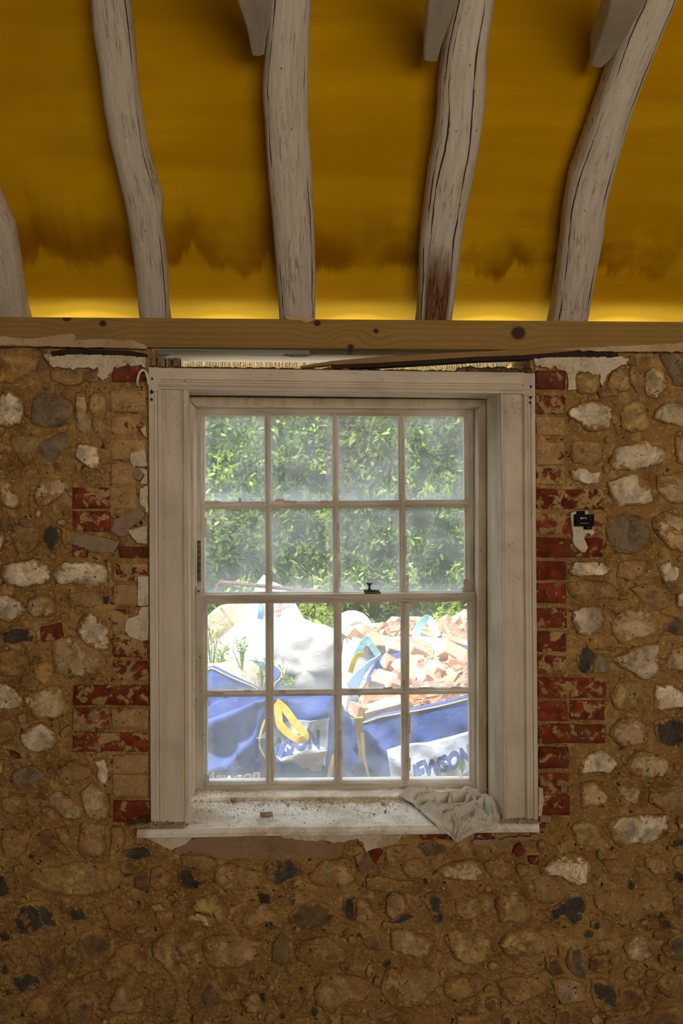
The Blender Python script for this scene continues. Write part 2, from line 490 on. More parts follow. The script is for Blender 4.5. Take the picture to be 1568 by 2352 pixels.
# tone letters: colour and how far the mortar is smeared over the face
TONES = {'w': ((0.84, 0.70, 0.49), .45), 'c': ((0.66, 0.49, 0.275), .53), 't': ((0.44, 0.29, 0.13), .60), 'o': ((0.52, 0.31, 0.10), .52),
         'y': ((0.56, 0.39, 0.14), .50), 'b': ((0.26, 0.155, 0.075), .52), 'g': ((0.27, 0.205, 0.125), .38), 'd': ((0.085, 0.072, 0.055), .44), 'r': ((0.25, 0.045, 0.018), .30)}
STONES = {
'5': """o 0,95 130,85 300,80 430,130 440,180 380,240 370,320 300,350 230,400 150,450 60,430 0,450
b 450,190 500,280 460,330 390,340 370,280 400,230
c 450,140 540,150 530,200 500,240 450,180
t 520,310 680,320 850,330 860,420 800,465 680,470 530,420
b 860,330 1000,300 1020,380 1000,440 870,420
w 0,510 80,520 190,590 255,680 240,800 210,870 120,905 0,900
g 350,600 510,550 620,580 730,640 745,760 730,850 620,890 480,895 340,870 330,820 340,720
c 790,560 870,560 890,650 890,760 940,800 950,960 840,965 785,900 790,700
y 930,600 980,550 1060,550 1095,620 1090,720 1060,860 1050,960 970,960 960,800 920,720
g 430,1060 560,990 640,950 720,990 725,1100 640,1160 560,1250 480,1240 420,1150 400,1100
w 790,1075 900,1080 1020,1110 1030,1200 1030,1340 940,1320 860,1270 780,1210
t 110,1010 240,990 390,1000 400,1100 360,1220 270,1290 210,1250 160,1150 120,1080
c 0,1430 80,1440 130,1500 140,1570 200,1610 220,1700 140,1740 60,1720 0,1640
c 440,1430 600,1430 750,1470 740,1530 620,1600 510,1700 400,1715 345,1600 390,1510
b 20,1850 100,1830 150,1880 120,1960 50,1980 15,1920
w -30,1950 40,1990 55,2060 30,2150 -30,2190
t 150,1900 250,1920 380,1930 400,2020 380,2130 310,2190 190,2190 140,2110 120,1990
g 200,1850 280,1850 380,1890 330,1940 230,1920
d 470,1950 540,1910 620,1960 635,2050 600,2140 560,2200 500,2150 450,2050
o 640,1930 720,1960 725,2060 660,2120 640,2040
b 560,1270 630,1270 620,1350 570,1360""",
'6': """w 20,110 130,80 330,45 400,120 430,180 430,240 330,270 190,295 80,280 20,230 10,170
w 490,120 560,85 700,85 780,75 900,95 930,160 920,240 850,275 700,260 520,270 475,220 465,170
c 925,60 960,70 965,170 935,230 930,150
w -20,370 90,365 180,420 230,490 200,530 120,570 80,595 -20,560
c 250,400 330,360 430,380 475,440 470,520 400,555 290,540 235,480
t 600,350 760,330 890,345 880,440 760,465 600,460
d 890,380 930,365 945,420 920,450 885,440
d 0,690 80,620 170,630 260,640 310,700 310,760 220,750 120,780 40,760
c 312,670 350,660 355,750 320,755
r 355,640 450,615 520,600 540,720 450,740 370,765
w 715,540 780,510 870,560 930,660 940,830 870,830 760,800 700,740 660,650 690,570
c 450,770 560,720 680,730 780,810 870,860 900,920 880,1010 780,1060 660,1060 570,1040 490,1050 460,920
o 0,860 100,830 230,860 250,920 230,1010 170,1060 80,1050 0,1020
o 290,960 400,930 460,960 460,1060 380,1130 310,1080
b 180,1080 260,1010 350,1100 300,1170 220,1190 170,1130
w -20,1130 50,1110 130,1170 190,1230 200,1290 130,1330 -20,1340
c 220,1230 330,1180 430,1140 520,1170 560,1260 590,1340 540,1400 400,1410 300,1420 260,1330 210,1270
o -20,1420 80,1430 140,1490 130,1570 60,1620 -20,1640
w 180,1560 280,1470 380,1470 470,1550 490,1610 450,1690 330,1700 240,1680 180,1600
r 90,1690 160,1720 180,1760 90,1760
c -20,1770 40,1780 30,1880 -20,1930
g 100,1900 170,1850 280,1830 390,1900 340,1950 230,1990 170,2030 110,1960
w 810,1770 900,1760 930,1850 920,1970 860,1970 830,1900 850,1830
t 480,1870 620,1780 780,1850 800,1890 620,1990 540,1980
c 690,2070 790,1970 880,2040 940,2130 920,2260 840,2300 760,2250 710,2140
c 410,2080 470,2040 560,2060 640,2140 720,2180 680,2280 560,2280 470,2200 420,2150
t 20,2110 120,2070 220,2100 230,2220 120,2250 20,2200
t 240,2110 340,2100 360,2190 330,2260 240,2240""",
'7': """y 800,310 900,295 970,310 975,400 930,450 830,440 795,370
b 960,410 1080,420 1100,460 980,475
t 1060,300 1120,260 1180,330 1190,420 1120,430 1030,390
t 1190,260 1280,300 1300,380 1240,440 1190,360
c 1300,300 1350,260 1430,290 1450,400 1380,480 1310,450 1290,380
g 1400,170 1480,150 1568,260 1600,410 1500,380 1450,280
w 770,560 850,510 960,510 1060,540 1060,640 1020,700 900,715 840,650 750,600
y 1150,530 1250,490 1300,530 1325,640 1320,700 1200,720 1140,690 1130,590
w 1380,560 1450,510 1600,520 1600,680 1450,660 1360,620
t 790,800 850,775 990,790 1000,890 970,940 900,955 790,930 775,870
w 1080,850 1200,800 1300,780 1400,830 1450,880 1400,940 1250,980 1100,990 1050,920
c 1510,750 1600,740 1600,950 1530,930 1510,840
w 770,990 850,970 930,1010 980,1000 990,1070 900,1085 780,1050
w 1040,1070 1120,1040 1200,1010 1280,1050 1330,1100 1350,1210 1250,1235 1090,1235 1050,1140
c 1380,1030 1500,1015 1600,1000 1600,1230 1480,1210 1400,1150
g 1040,1330 1160,1295 1260,1320 1335,1420 1310,1520 1220,1580 1090,1570 1030,1470
c 1370,1320 1450,1285 1600,1330 1600,1560 1480,1550 1400,1450 1350,1390
w 750,1700 800,1640 1000,1635 1050,1700 1010,1735 880,1740 770,1730
t 1120,1650 1220,1620 1310,1640 1310,1720 1200,1770 1110,1740
w 1380,1660 1470,1630 1540,1680 1520,1770 1430,1790 1410,1730
t 1190,1820 1330,1800 1440,1830 1475,1950 1420,1975 1290,1930
w 1520,1870 1600,1840 1600,1960 1525,1950
t 760,1790 900,1770 1060,1800 1130,1900 1000,1890 860,1930 770,1880""",
'8': """w 790,160 880,130 980,130 1020,210 980,280 900,340 820,320 780,240
c 1060,250 1120,180 1200,140 1320,150 1390,270 1370,330 1250,350 1130,400 1070,320
g 1440,230 1520,210 1600,230 1600,340 1480,330 1420,290
d 820,470 880,390 950,470 920,590 850,600 820,540
g 930,520 970,460 1040,540 1020,600 920,600
w 1070,500 1200,440 1330,400 1400,380 1410,480 1380,590 1300,660 1190,590 1120,550
c 1480,430 1600,410 1600,590 1450,580 1440,540
y 1100,680 1260,670 1280,740 1220,860 1090,860 1060,760
w 1370,690 1470,680 1600,770 1600,840 1450,860 1370,870 1360,780
c 1060,990 1130,940 1210,920 1290,970 1310,1100 1220,1110 1140,1130 1080,1080 1050,1030
d 1360,950 1480,920 1600,970 1600,1090 1480,1120 1390,1090
w 850,1240 900,1170 1000,1150 1080,1190 1100,1260 1040,1320 950,1290 830,1320
c 1170,1230 1260,1160 1400,1180 1450,1220 1470,1280 1430,1340 1260,1340 1170,1310
c 840,1390 930,1370 1040,1470 1000,1530 850,1560
c 1080,1410 1180,1380 1260,1440 1240,1530 1150,1500
t 1340,1420 1500,1400 1600,1410 1600,1560 1450,1590 1340,1510
w 1030,1650 1200,1620 1460,1610 1470,1660 1420,1760 1300,1810 1130,1830 1060,1760
y 780,1700 860,1650 950,1680 990,1770 930,1830 820,1820""",
'1': """c 30,110 140,90 230,130 230,300 150,360 50,330 10,220
b 330,150 430,100 500,180 600,270 660,330 540,300 420,240 370,190
o 500,90 600,80 640,260 570,230 520,150
c 720,60 790,35 940,60 950,200 930,330 840,345 740,330 695,290 720,180
c 1010,80 1080,75 1125,130 1110,240 1040,320 990,330 1000,200
d 260,320 310,305 320,350 265,365
y 250,500 400,460 600,430 620,395 900,400 950,450 1080,470 1075,620 850,690 600,690 400,640 260,610
d 0,490 40,490 60,560 100,650 60,700 0,690
t 1080,520 1200,510 1205,600 1150,650 1080,640
g 1230,490 1330,480 1345,640 1210,620
t 1370,450 1450,430 1540,520 1500,630 1400,640 1350,570
b 1070,400 1200,380 1310,430 1250,480 1100,480
d 1110,290 1200,270 1360,240 1380,330 1240,370 1130,340
d 160,790 330,740 440,790 480,900 560,960 400,960 300,1040 160,1020 120,930
d 610,820 700,750 770,810 790,880 650,895
c 660,905 780,895 740,930 660,930
t 910,800 1000,760 1160,830 1180,960 1080,1020 1000,980 960,900
w 1360,780 1430,755 1480,790 1450,820 1380,810
o 1400,840 1480,825 1568,830 1560,940 1470,960 1410,900
b 730,1040 900,990 1030,1020 1020,1220 910,1310 760,1280 700,1160
o 1035,1130 1180,1100 1290,1160 1290,1280 1390,1340 1380,1410 1200,1370 1080,1420 1000,1460 910,1400 925,1320 1025,1240
c 1370,1120 1490,1040 1568,1080 1568,1430 1480,1330 1380,1230
t 40,1150 150,1130 260,1180 230,1290 130,1300 60,1220
b 340,1170 480,1150 530,1300 490,1480 430,1500 390,1350
c 1000,1640 1060,1510 1180,1500 1200,1620 1300,1600 1280,1750 1100,1740 975,1730
t 1390,1570 1500,1510 1568,1540 1568,1770 1390,1780
o 290,1610 400,1540 440,1680 420,1790 300,1800 230,1720
b 590,1680 720,1600 830,1650 820,1780 760,1880 650,1880
b -20,1550 60,1600 130,1750 60,1830 -20,1820
d 100,1420 250,1370 400,1430 380,1520 200,1560 120,1500
b 590,1130 690,1110 695,1280 640,1380 580,1320
b 740,1420 880,1360 900,1420 820,1490 750,1480""",
'2': """c 420,440 530,400 700,450 830,480 830,570 760,620 640,640 480,640 410,560
d 860,400 960,340 1080,350 1220,450 1220,510 1110,530 1000,600 900,560 860,480
c 1250,520 1380,380 1568,370 1660,400 1680,560 1568,600 1400,610 1290,580
o 1100,570 1180,540 1250,590 1200,640 1110,630
d 80,440 180,440 250,540 340,560 330,610 170,630 90,560
t 100,340 330,330 440,380 410,430 320,500 220,430 110,410
y 220,730 420,680 540,850 560,930 440,960 410,880 250,830 200,820
w 150,870 250,840 400,890 390,980 340,970 250,900 150,910
c 690,830 820,775 890,790 970,850 980,985 880,915 720,1000 650,930
d 800,660 900,680 900,765 820,755
d 882,925 950,995 875,975
g 1070,870 1130,800 1280,730 1420,770 1480,850 1400,960 1200,990 1080,930
d 1070,710 1130,700 1150,785 1090,780
c 300,1090 420,1060 640,1060 820,1120 820,1250 700,1310 500,1350 370,1320 300,1190
g 930,1130 1000,1020 1070,1110 1060,1290 1000,1320 920,1270
t 1130,1190 1220,1100 1400,1060 1568,1180 1568,1290 1300,1310 1150,1280
t 20,1350 100,1290 170,1340 170,1450 60,1480
b 160,1560 230,1470 370,1440 540,1610 440,1670 300,1700 180,1680
c 640,1640 740,1560 790,1570 830,1650 770,1740 700,1740
d 795,1560 860,1550 860,1640 835,1640 825,1585
t 1060,1690 1100,1530 1180,1530 1220,1620 1150,1740
b 920,1560 1050,1530 1060,1650 980,1690
c 1310,1560 1370,1410 1580,1410 1780,1460 1790,1560 1740,1650 1560,1640 1500,1730 1420,1740 1310,1650
b 0,1110 120,1120 150,1220 60,1290 0,1250
b 400,1800 560,1780 640,1880 380,1880
t 1100,1800 1260,1780 1260,1880 1080,1880""",
'3': """r 735,130 1040,120 1080,180 740,185
r 1210,135 1395,120 1390,180 1215,175
b 140,350 200,300 245,300 310,400 380,400 370,480 260,500 170,470
r 250,290 350,260 390,290 320,400
t 420,270 520,240 640,250 640,350 560,400 500,440 400,390
c 560,400 640,360 730,360 780,440 720,530 630,540 570,470
g 720,240 830,195 930,240 950,310 880,340 780,330
t 960,330 1040,240 1100,210 1100,280 1020,350
w 880,460 1000,400 1130,370 1260,380 1290,470 1270,560 1120,560 1010,550 920,510
t 1310,390 1400,360 1530,400 1568,480 1500,540 1380,530 1320,470
d 40,720 130,690 145,800 120,920 60,900 30,800
c 155,720 220,720 320,850 320,930 240,950 130,920 155,820
c 420,710 480,660 560,690 620,800 560,860 460,905 420,840
d 450,925 560,870 650,835 690,860 560,930 470,940
d 720,720 800,680 890,670 920,760 940,930 870,950 820,860 780,770
c 1040,730 1150,680 1240,720 1270,800 1250,870 1120,900 1050,850
c 1400,740 1500,690 1640,690 1720,760 1720,880 1680,960 1560,930 1440,940
w 470,1020 560,990 700,1030 850,1120 800,1210 730,1260 580,1210 470,1170
c 950,1080 1100,1020 1250,1000 1360,1070 1360,1240 1300,1300 1150,1310 1040,1270 1000,1180
c 370,1540 440,1370 560,1330 850,1370 880,1500 770,1610 750,1680 600,1700 450,1670
o 950,1480 1100,1400 1270,1420 1290,1520 1200,1600 1050,1650 940,1570
b 190,1050 330,1030 380,1100 370,1190 250,1170
b 0,1300 100,1310 100,1370 20,1370
y 1440,1130 1540,1020 1750,990 1900,1120 1860,1220 1740,1240 1500,1220
o 1430,1470 1560,1430 1740,1440 1860,1510 1830,1570 1680,1630 1560,1670 1470,1600
t 740,1780 940,1760 960,1880 700,1880
c 1060,1770 1290,1760 1300,1880 1050,1880
b 330,1790 500,1780 520,1880 330,1880
o 20,1760 130,1770 210,1880 30,1880
t 240,540 360,520 500,560 680,560 600,640 440,660 260,640""",
'4': """w 290,440 420,330 560,300 680,330 740,420 730,560 640,600 560,580 440,510 300,490
t 220,560 330,515 440,560 480,680 400,760 280,750 230,660
d 290,830 440,790 540,670 640,660 700,760 700,900 600,960 500,900 380,900
t 840,380 1000,360 1130,430 1080,500 900,490
o 1230,360 1330,330 1430,400 1420,490 1300,500 1230,440
t 770,690 960,660 1120,760 1060,860 880,870 790,800
t 1190,650 1350,620 1430,720 1420,830 1260,850 1170,770
b 1480,740 1568,650 1600,850 1500,840
c 1030,1150 1100,1060 1200,1050 1290,1120 1300,1240 1200,1280 1080,1260
g 1380,1180 1480,1050 1600,1040 1600,1280 1440,1260
o 790,1120 930,1080 960,1160 900,1210 820,1190
g 520,1280 560,1150 640,1150 670,1280 690,1440 620,1420 530,1340
b 740,1240 860,1220 890,1330 830,1390 730,1360
t 440,1160 510,1170 505,1250 450,1250
c 390,1470 480,1440 640,1475 690,1510 680,1620 560,1660 470,1680 420,1590
d 740,1460 860,1440 920,1510 990,1620 960,1700 860,1730 780,1690 740,1560
b 1000,1530 1120,1500 1210,1560 1170,1690 1040,1720 985,1650
t 1330,1470 1420,1390 1600,1390 1600,1620 1430,1610 1350,1560
b 1280,1720 1500,1700 1600,1760 1600,1880 1270,1880
b 880,1800 1100,1760 1260,1810 1270,1880 870,1880
r 60,240 100,220 150,290 90,340 30,300
r 175,345 270,340 270,410 200,410
r 270,30 330,40 320,80 265,75
b 330,1250 420,1240 500,1390 400,1420 330,1350
b 430,1720 560,1700 580,1880 400,1880"""}

def to_px(view, pts):
    ox, oy, s = VIEWS[view]
    return [(ox + x / s, oy + y / s) for x, y in pts]
def parse(s):
    return [tuple(float(c) for c in q.split(',')) for q in s.split()]

def relief(name, pxpoly, h, mat, flat=.35, n=24, seed=0, jit=.05, parent=wall, y_in=.014, smooth_it=1, rings=None, base_y=0.0, ngon=False):
    """a stone, brick or patch proud of the mortar: outline at the wall plane, faceted dome towards the room"""
    w = [P(x, y, 0) for x, y in pxpoly]
    p = [(q.x, q.z) for q in w]
    if smooth_it: p = chaikin(p, smooth_it)
    p = resample(p, n)
    cx = sum(a[0] for a in p) / n; cz = sum(a[1] for a in p) / n
    R = max(math.hypot(a[0] - cx, a[1] - cz) for a in p)
    p = [(a[0] + jit * R * 1.3 * (nz(a[0] * 55, a[1] * 55, seed) + .6 * nz(a[0] * 150, a[1] * 150, seed)), a[1] + jit * R * 1.3 * (nz(a[0] * 55, a[1] * 55, seed + 9) + .6 * nz(a[0] * 150, a[1] * 150, seed + 9))) for a in p]
    rings = rings or [(1.03, None, 1.0), (1.0, .15, 1.0), (.94, .78, .75), (.74, 1.0, .25), (.38, 1.08, 0.0)]
    v = []; rim = []
    for s, hh, rm in rings:
        for a in p:
            x = cx + (a[0] - cx) * s; z = cz + (a[1] - cz) * s
            if hh is None: y = y_in
            else: y = -h * hh - (h * flat * 1.6 * nz(x * 22, z * 22, seed * 1.3) if hh > .5 else 0)
            v.append((x, y + base_y, z)); rim.append(rm)
    if not ngon: v.append((cx, -h * 1.08 - h * flat * nz(cx * 22, cz * 22, seed) + base_y, cz)); rim.append(0.0)
    f = []
    for i in range(len(rings) - 1):
        for j in range(n):
            k = (j + 1) % n
            f.append((i*n+j, (i+1)*n+j, (i+1)*n+k, i*n+k))
    c = len(v) - 1; b = (len(rings) - 1) * n
    if ngon: f.append(tuple(b + j for j in range(n)))
    else:
        for j in range(n): f.append((b+j, c, b+(j+1) % n))
    me = bpy.data.meshes.new(name); me.from_pydata(v, [], f)
    bm = bmesh.new(); bm.from_mesh(me); bmesh.ops.recalc_face_normals(bm, faces=bm.faces)
    # face the room
    if sum(q.normal.y * q.calc_area() for q in bm.faces) > 0: bmesh.ops.reverse_faces(bm, faces=bm.faces)
    bm.to_mesh(me); bm.free()
    at = me.attributes.new('rim', 'FLOAT', 'POINT'); at.data.foreach_set('value', rim[:len(me.vertices)])
    o = link(name, me, mat, parent, not ngon)
    return o, (cx, cz, R)

placed = []
sid = 0
for view, txt in STONES.items():
    for line in txt.split('\n'):
        tone, *pts = line.split()
        pts = to_px(view, [tuple(float(c) for c in q.split(',')) for q in pts])
        gx = sum(q[0] for q in pts) / len(pts); gy = sum(q[1] for q in pts) / len(pts)
        pts = [(gx + (q[0] - gx) * 1.06, gy + (q[1] - gy) * 1.06) for q in pts]
        sid += 1
        col, smear = TONES[tone]
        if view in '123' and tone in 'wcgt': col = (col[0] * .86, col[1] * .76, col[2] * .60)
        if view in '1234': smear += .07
        k = 1 + .18 * nz(sid * 3.7, 1.3)
        hgt = {'w': .014, 'c': .0125, 'd': .010, 'g': .014}.get(tone, .010)
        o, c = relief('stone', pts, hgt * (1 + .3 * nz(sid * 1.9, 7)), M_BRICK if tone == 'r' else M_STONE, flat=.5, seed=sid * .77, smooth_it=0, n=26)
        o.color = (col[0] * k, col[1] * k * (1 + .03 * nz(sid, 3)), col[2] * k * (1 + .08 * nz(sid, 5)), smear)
        if tone == 'd': o['label'] = 'dark glassy flint'
        if tone == 'r': o['label'] = 'red brick fragment'
        placed.append(c)

# bricks of the quoins each side of the window: view, x0, y0, x1, y1, mortar coat (0 clean .. 1 covered)
BR = [('5',1160,270,1500,440,.25),('5',1140,530,1500,740,.85),('5',1145,770,1470,980,.62),('5',1145,1030,1490,1230,.80),('5',1145,1260,1400,1490,.85),
 ('5',750,1520,1130,1740,.42),('5',1140,1520,1400,1740,.72),('5',760,1770,1140,1980,.45),('5',750,2110,905,2240,.25),('5',1230,2130,1515,2240,.30),
 ('6',975,90,1265,245,.55),('6',975,270,1260,450,.85),('6',960,480,1110,680,.6),('6',970,700,1270,890,.50),('6',970,925,1275,1090,.50),
 ('6',630,1130,1275,1300,.42),('6',630,1330,940,1510,.55),('6',960,1330,1275,1500,.66),('6',625,1535,1275,1700,.44),('6',970,1730,1275,1890,.72),
 ('6',970,1900,1275,2090,.78),('6',975,2125,1290,2300,.34),
 ('7',525,285,735,415,.30),('7',525,455,735,590,.45),('7',525,615,725,740,.85),('7',525,790,725,945,.75),('7',525,960,730,1090,.60),
 ('7',525,1120,1005,1265,.42),('7',525,1295,1000,1440,.58),('7',525,1465,1000,1605,.38),('7',525,1635,740,1765,.25),('7',525,1790,740,1930,.28),
 ('8',530,140,740,285,.42),('8',530,310,740,450,.42),('8',530,480,740,610,.52),('8',535,640,1015,780,.42),('8',535,805,745,940,.30),
 ('8',765,800,1010,935,.42),('8',540,970,1015,1100,.40),('8',545,1130,755,1275,.32),('8',545,1310,760,1450,.45),('8',550,1465,765,1610,.35)]
for i, (vw, a, b, c, d, coat) in enumerate(BR):
    pts = []
    k = (c - a) * .02
    e = 5
    for (x, y) in ((a, b), ((a+c)/2, b), (c, b), (c, (b+d)/2), (c, d), ((a+c)/2, d), (a, d), (a, (b+d)/2)):
        pts.append((x + random.uniform(-e, e), y + random.uniform(-e, e)))
    o, cc = relief('brick', to_px(vw, pts), (.0095 + .003 * random.random()) * (1 - .55 * coat), M_BRICK, flat=.25, n=28, seed=i + 300.5, jit=.008,
                   rings=[(1.0, None, 1), (.995, .7, .6), (.965, 1.0, .2), (.6, 1.05, 0), (.3, 1.0, 0)], smooth_it=0)
    dk = random.uniform(.7, 1.15)
    o.color = (.285 * dk, .052 * dk, .020 * dk, coat)
    placed.append(cc)
    x0 = to_px(vw, [(a, b), (c, d)])
    w0 = P(*x0[0], 0); w1 = P(*x0[1], 0)
    if abs(w1.x - w0.x) > .2:
        placed.append((w0.x + .05, (w0.z + w1.z) / 2, .05)); placed.append((w1.x - .05, (w0.z + w1.z) / 2, .05))

# plaster and render left clinging to the wall
def patch(view, s, mat, h=.012, n=40, jit=.02, name='plaster_patch', base_y=0.0):
    o, c = relief(name, to_px(view, parse(s)), h, mat, flat=0, n=int(n * 1.8), seed=len(placed) * .7, jit=jit * 2.6, smooth_it=0,
                  rings=[(1.0, None, 1), (.998, .7, .6), (.985, 1.0, .2)], base_y=base_y, ngon=True)
    placed.append(c)
    return o
patch('5', '520,170 700,160 1290,150 1510,190 1510,262 1250,270 1160,300 1130,370 1120,430 1060,445 1030,400 1010,300 830,300 680,290 560,280 510,240', M_PLASTER, .014, 60)
patch('7', '510,200 700,180 1100,190 1180,200 1160,240 1050,290 1010,360 985,400 970,320 870,285 800,300 790,420 750,420 735,285 640,265 520,262', M_PLASTER, .014, 60)
patch('5', '1450,930 1505,890 1520,1020 1480,980', M_PLASTER, .02, 20)
patch('5', '1350,1170 1500,1130 1520,1310 1380,1310 1345,1250', M_PLASTER, .02, 26)
patch('5', '1440,1320 1520,1340 1520,1490 1450,1480 1500,1400', M_PLASTER, .018, 22)
patch('5', '1450,1540 1530,1500 1530,1800 1440,1660', M_PLASTER, .018, 22)
patch('5', '1330,1960 1460,1930 1525,1900 1525,2100 1430,2090 1370,2040', M_PLASTER, .02, 26)
patch('6', '1190,195 1280,195 1280,450 1190,450', M_PLASTER, .022, 24, .004)
patch('6', '1075,650 1100,560 1190,530 1220,455 1280,455 1280,745 1200,745 1120,710', M_PLASTER, .02, 30)
patch('5', '1360,1380 1430,1310 1495,1370 1450,1450 1390,1440', M_RENDER2, .014, 20, name='render_patch')
patch('5', '1150,1960 1180,1850 1300,1800 1440,1720 1500,1800 1440,1870 1330,1960 1370,2010 1250,2030', M_RENDER2, .016, 30, name='render_patch')
patch('5', '745,2030 900,2000 1100,2040 1240,2080 1190,2180 1050,2200 930,2170 850,2130 750,2100', M_RENDER2, .017, 30, name='render_patch')
patch('9', '260,815 940,770 800,900 610,980 500,930 350,860', M_PLASTER, .016, 36, .006)
patch('2', '910,100 1200,90 1568,90 1900,95 2100,110 2060,200 1910,245 1770,290 1730,195 1680,165 1568,200 1330,190 1020,160', M_PLASTER, .016, 60, .006)
patch('3', '330,200 400,130 530,110 520,215 330,250', M_PLTAN, .019, 26, .01)
patch('2', '20,270 150,230 230,150 900,130 1330,195 1560,205 1550,330 1380,360 1200,330 900,365 500,350 330,320 170,290 60,330', M_RENDER, .011, 60, .01, name='render_patch')
patch('b', '110,430 250,380 430,350 720,360 720,480 850,1000 960,1130 860,1260 770,1160 680,1170 575,1370 640,1500 720,1690 620,1870 480,1850 250,1640 170,1450 190,1200 140,930 100,600', M_PLASTER, .022, 48, .006)
patch('8', '535,1405 565,1410 572,1490 555,1600 535,1610', M_PLASTER, .022, 22, .01)
patch('8', '545,1600 625,1608 622,1648 545,1655', M_RENDER2, .018, 20, .01, name='render_patch')
patch('3', '1180,190 1500,170 1740,150 1740,185 1560,195 1330,230 1200,240', M_RENDER2, .012, 34, .02, name='render_patch')
o = patch('5', '540,130 740,103 1320,125 1515,148 1515,190 1320,172 740,157 545,168', M_DARKWOOD, .022, 40, .003, name='lath_end'); o['label'] = 'blackened end of an old timber lath'
o = patch('7', '525,185 560,163 1090,153 1105,187 560,193', M_DARKWOOD, .022, 40, .003, name='lath_end'); o['label'] = 'blackened end of an old timber lath'

# smaller stones filling the mortar between the traced ones, up to 300 stones in all
nst = sid
tries = 0
while nst < 288 and tries < 9000:
    tries += 1
    px = random.uniform(5, 1563); py = random.uniform(815, 2345)
    if 335 < px < 1245 and py < 1915: continue
    c = P(px, py, 0); r = random.uniform(.012, .036)
    if any(math.hypot(c.x - a, c.z - b) < R * .86 + r for a, b, R in placed): continue
    pts = []
    asp = random.uniform(.6, 1.0); rot = random.uniform(0, 3.14); kk = random.randint(6, 8)
    for i in range(kk):
        an = 2 * math.pi * i / kk + random.uniform(-.2, .2); rr = r * 700 * random.uniform(.8, 1.15)
        ex = math.cos(an) * rr; ey = math.sin(an) * rr * asp
        pts.append((px + ex * math.cos(rot) - ey * math.sin(rot), py + ex * math.sin(rot) + ey * math.cos(rot)))
    tone = random.choice('tttboocd' if py > 1900 else 'tttocbtg')
    col, sm = TONES[tone]
    o, cc = relief('stone', pts, .010, M_STONE, n=12, seed=tries, flat=.5)
    o.color = (*col, sm + .08); placed.append(cc); nst += 1

# grit and chips in the mortar: nobody could count it
def grit():
    base = bmesh.new(); bmesh.ops.create_icosphere(base, subdivisions=1, radius=1.0)
    bv = np.array([v.co[:] for v in base.verts]); bf = np.array([[v.index for v in f.verts] for f in base.faces]); base.free()
    V = []; Fc = []; k = 0
    for _ in range(5200):
        x = RNG.uniform(X0 + .9, X1 - .9); z = RNG.uniform(ZF + .02, Z_BEAM_B)
        if HX0 - .03 < x < HX1 + .03 and z > HZ0 - .06: continue
        s = RNG.choice([.0022, .003, .0045, .0065], p=[.45, .33, .17, .05])
        sc = s * RNG.uniform(.6, 1.3, 3)
        q = Vector((x, 0, z))
        y = .003 - .010 * fb(q * 9, 3) - .005 * fb(q * 38 + Vector((5, 0, 0)), 3) + .006 * nz(x * 3, z * 3, 4)
        V.append(bv * sc + np.array((x, y, z))); Fc.append(bf + k * len(bv)); k += 1
    V = np.concatenate(V); Fc = np.concatenate(Fc)
    o = mk('mortar_grit', V.tolist(), Fc.tolist(), mat_plain('mixed_grit', (0.50, 0.38, 0.22), .9, 55, .3, .1, dark=(0.20, 0.11, 0.05)), wall, True)
    o['kind'] = 'stuff'
grit()
# rubble of the same kind carrying on outside the picture
def rubble():
    b = MB()
    for i in range(240):
        x = random.choice((random.uniform(X0 + .05, P(0, 1200, 0).x - .05), random.uniform(P(1568, 1200, 0).x + .05, X1 - .05))); z = random.uniform(ZF + .05, Z_BEAM_B - .05)
        r = random.uniform(.02, .055); n = 9; an0 = random.random()
        rings = []
        for s, y in ((1.0, .01), (.95, -.006), (.6, -.014)):
            rings.append([(x + r * s * (1 + .2 * nz(i, k)) * math.cos(2*math.pi*k/n), y, z + r * s * .75 * (1 + .2 * nz(i, k)) * math.sin(2*math.pi*k/n)) for k in range(n)])
        b.loft(rings)
    o = b.build('rubble_stones', mat_plain('buff_rubble', (0.55, 0.43, 0.27), .85, 30, .3, .6), wall, True); o['kind'] = 'stuff'
rubble()

# ------------------------------------------------------------------ the rest of the room
def slab(name, a, b, mat, label, cat):
    q = MB(); q.box(a, b)
    return tag(q.build(name, mat), label, cat, kind='structure')
M_EARTH = mat_plain('trodden_earth', (0.20, 0.13, 0.07), .95, 12, .3, .6)
M_FARWALL = mat_plain('rough_limewash', (0.42, 0.31, 0.18), .95, 8, .3, .6, bdist=.01)
YB = -5.2; YR = -2.6; SL = 0.87
ZE = Z_BEAM_T + .15           # membrane height over the wall face
slab('floor', (X0 - .2, YB - .2, ZF - .12), (X1 + .2, .022, ZF), M_EARTH, 'bare earth floor of the gutted room', 'floor')
def gable(name, x0, x1):
    q = MB()
    prof = [(YB - .2, ZF - .1), (.02, ZF - .1), (.02, ZE + .05), (YR, ZE - SL * YR + .05), (YB - .2, ZE + .2)]
    q.loft([[(x0, y, z) for y, z in prof], [(x1, y, z) for y, z in prof]])
    return q.build(name, M_FARWALL)
tag(gable('wall_left', X0 - .2, X0), 'rough limewashed side wall beside the rafter at the left edge', 'wall', kind='structure')
tag(gable('wall_right', X1, X1 + .2), 'rough limewashed side wall beyond the right edge of the window wall', 'wall', kind='structure')
q = MB()
wx0, wx1, wz0, wz1 = -.1, 1.9, 1.25, 2.3
q.box((X0, YB - .2, ZF), (wx0, YB, ZE + .1)); q.box((wx1, YB - .2, ZF), (X1, YB, ZE + .1))
q.box((wx0, YB - .2, ZF), (wx1, YB, wz0)); q.box((wx0, YB - .2, wz1 + .5), (wx1, YB, ZE + .1))
tag(q.build('wall_back', M_FARWALL), 'rough rear wall with a wide daylight opening behind the viewer', 'wall', kind='structure')

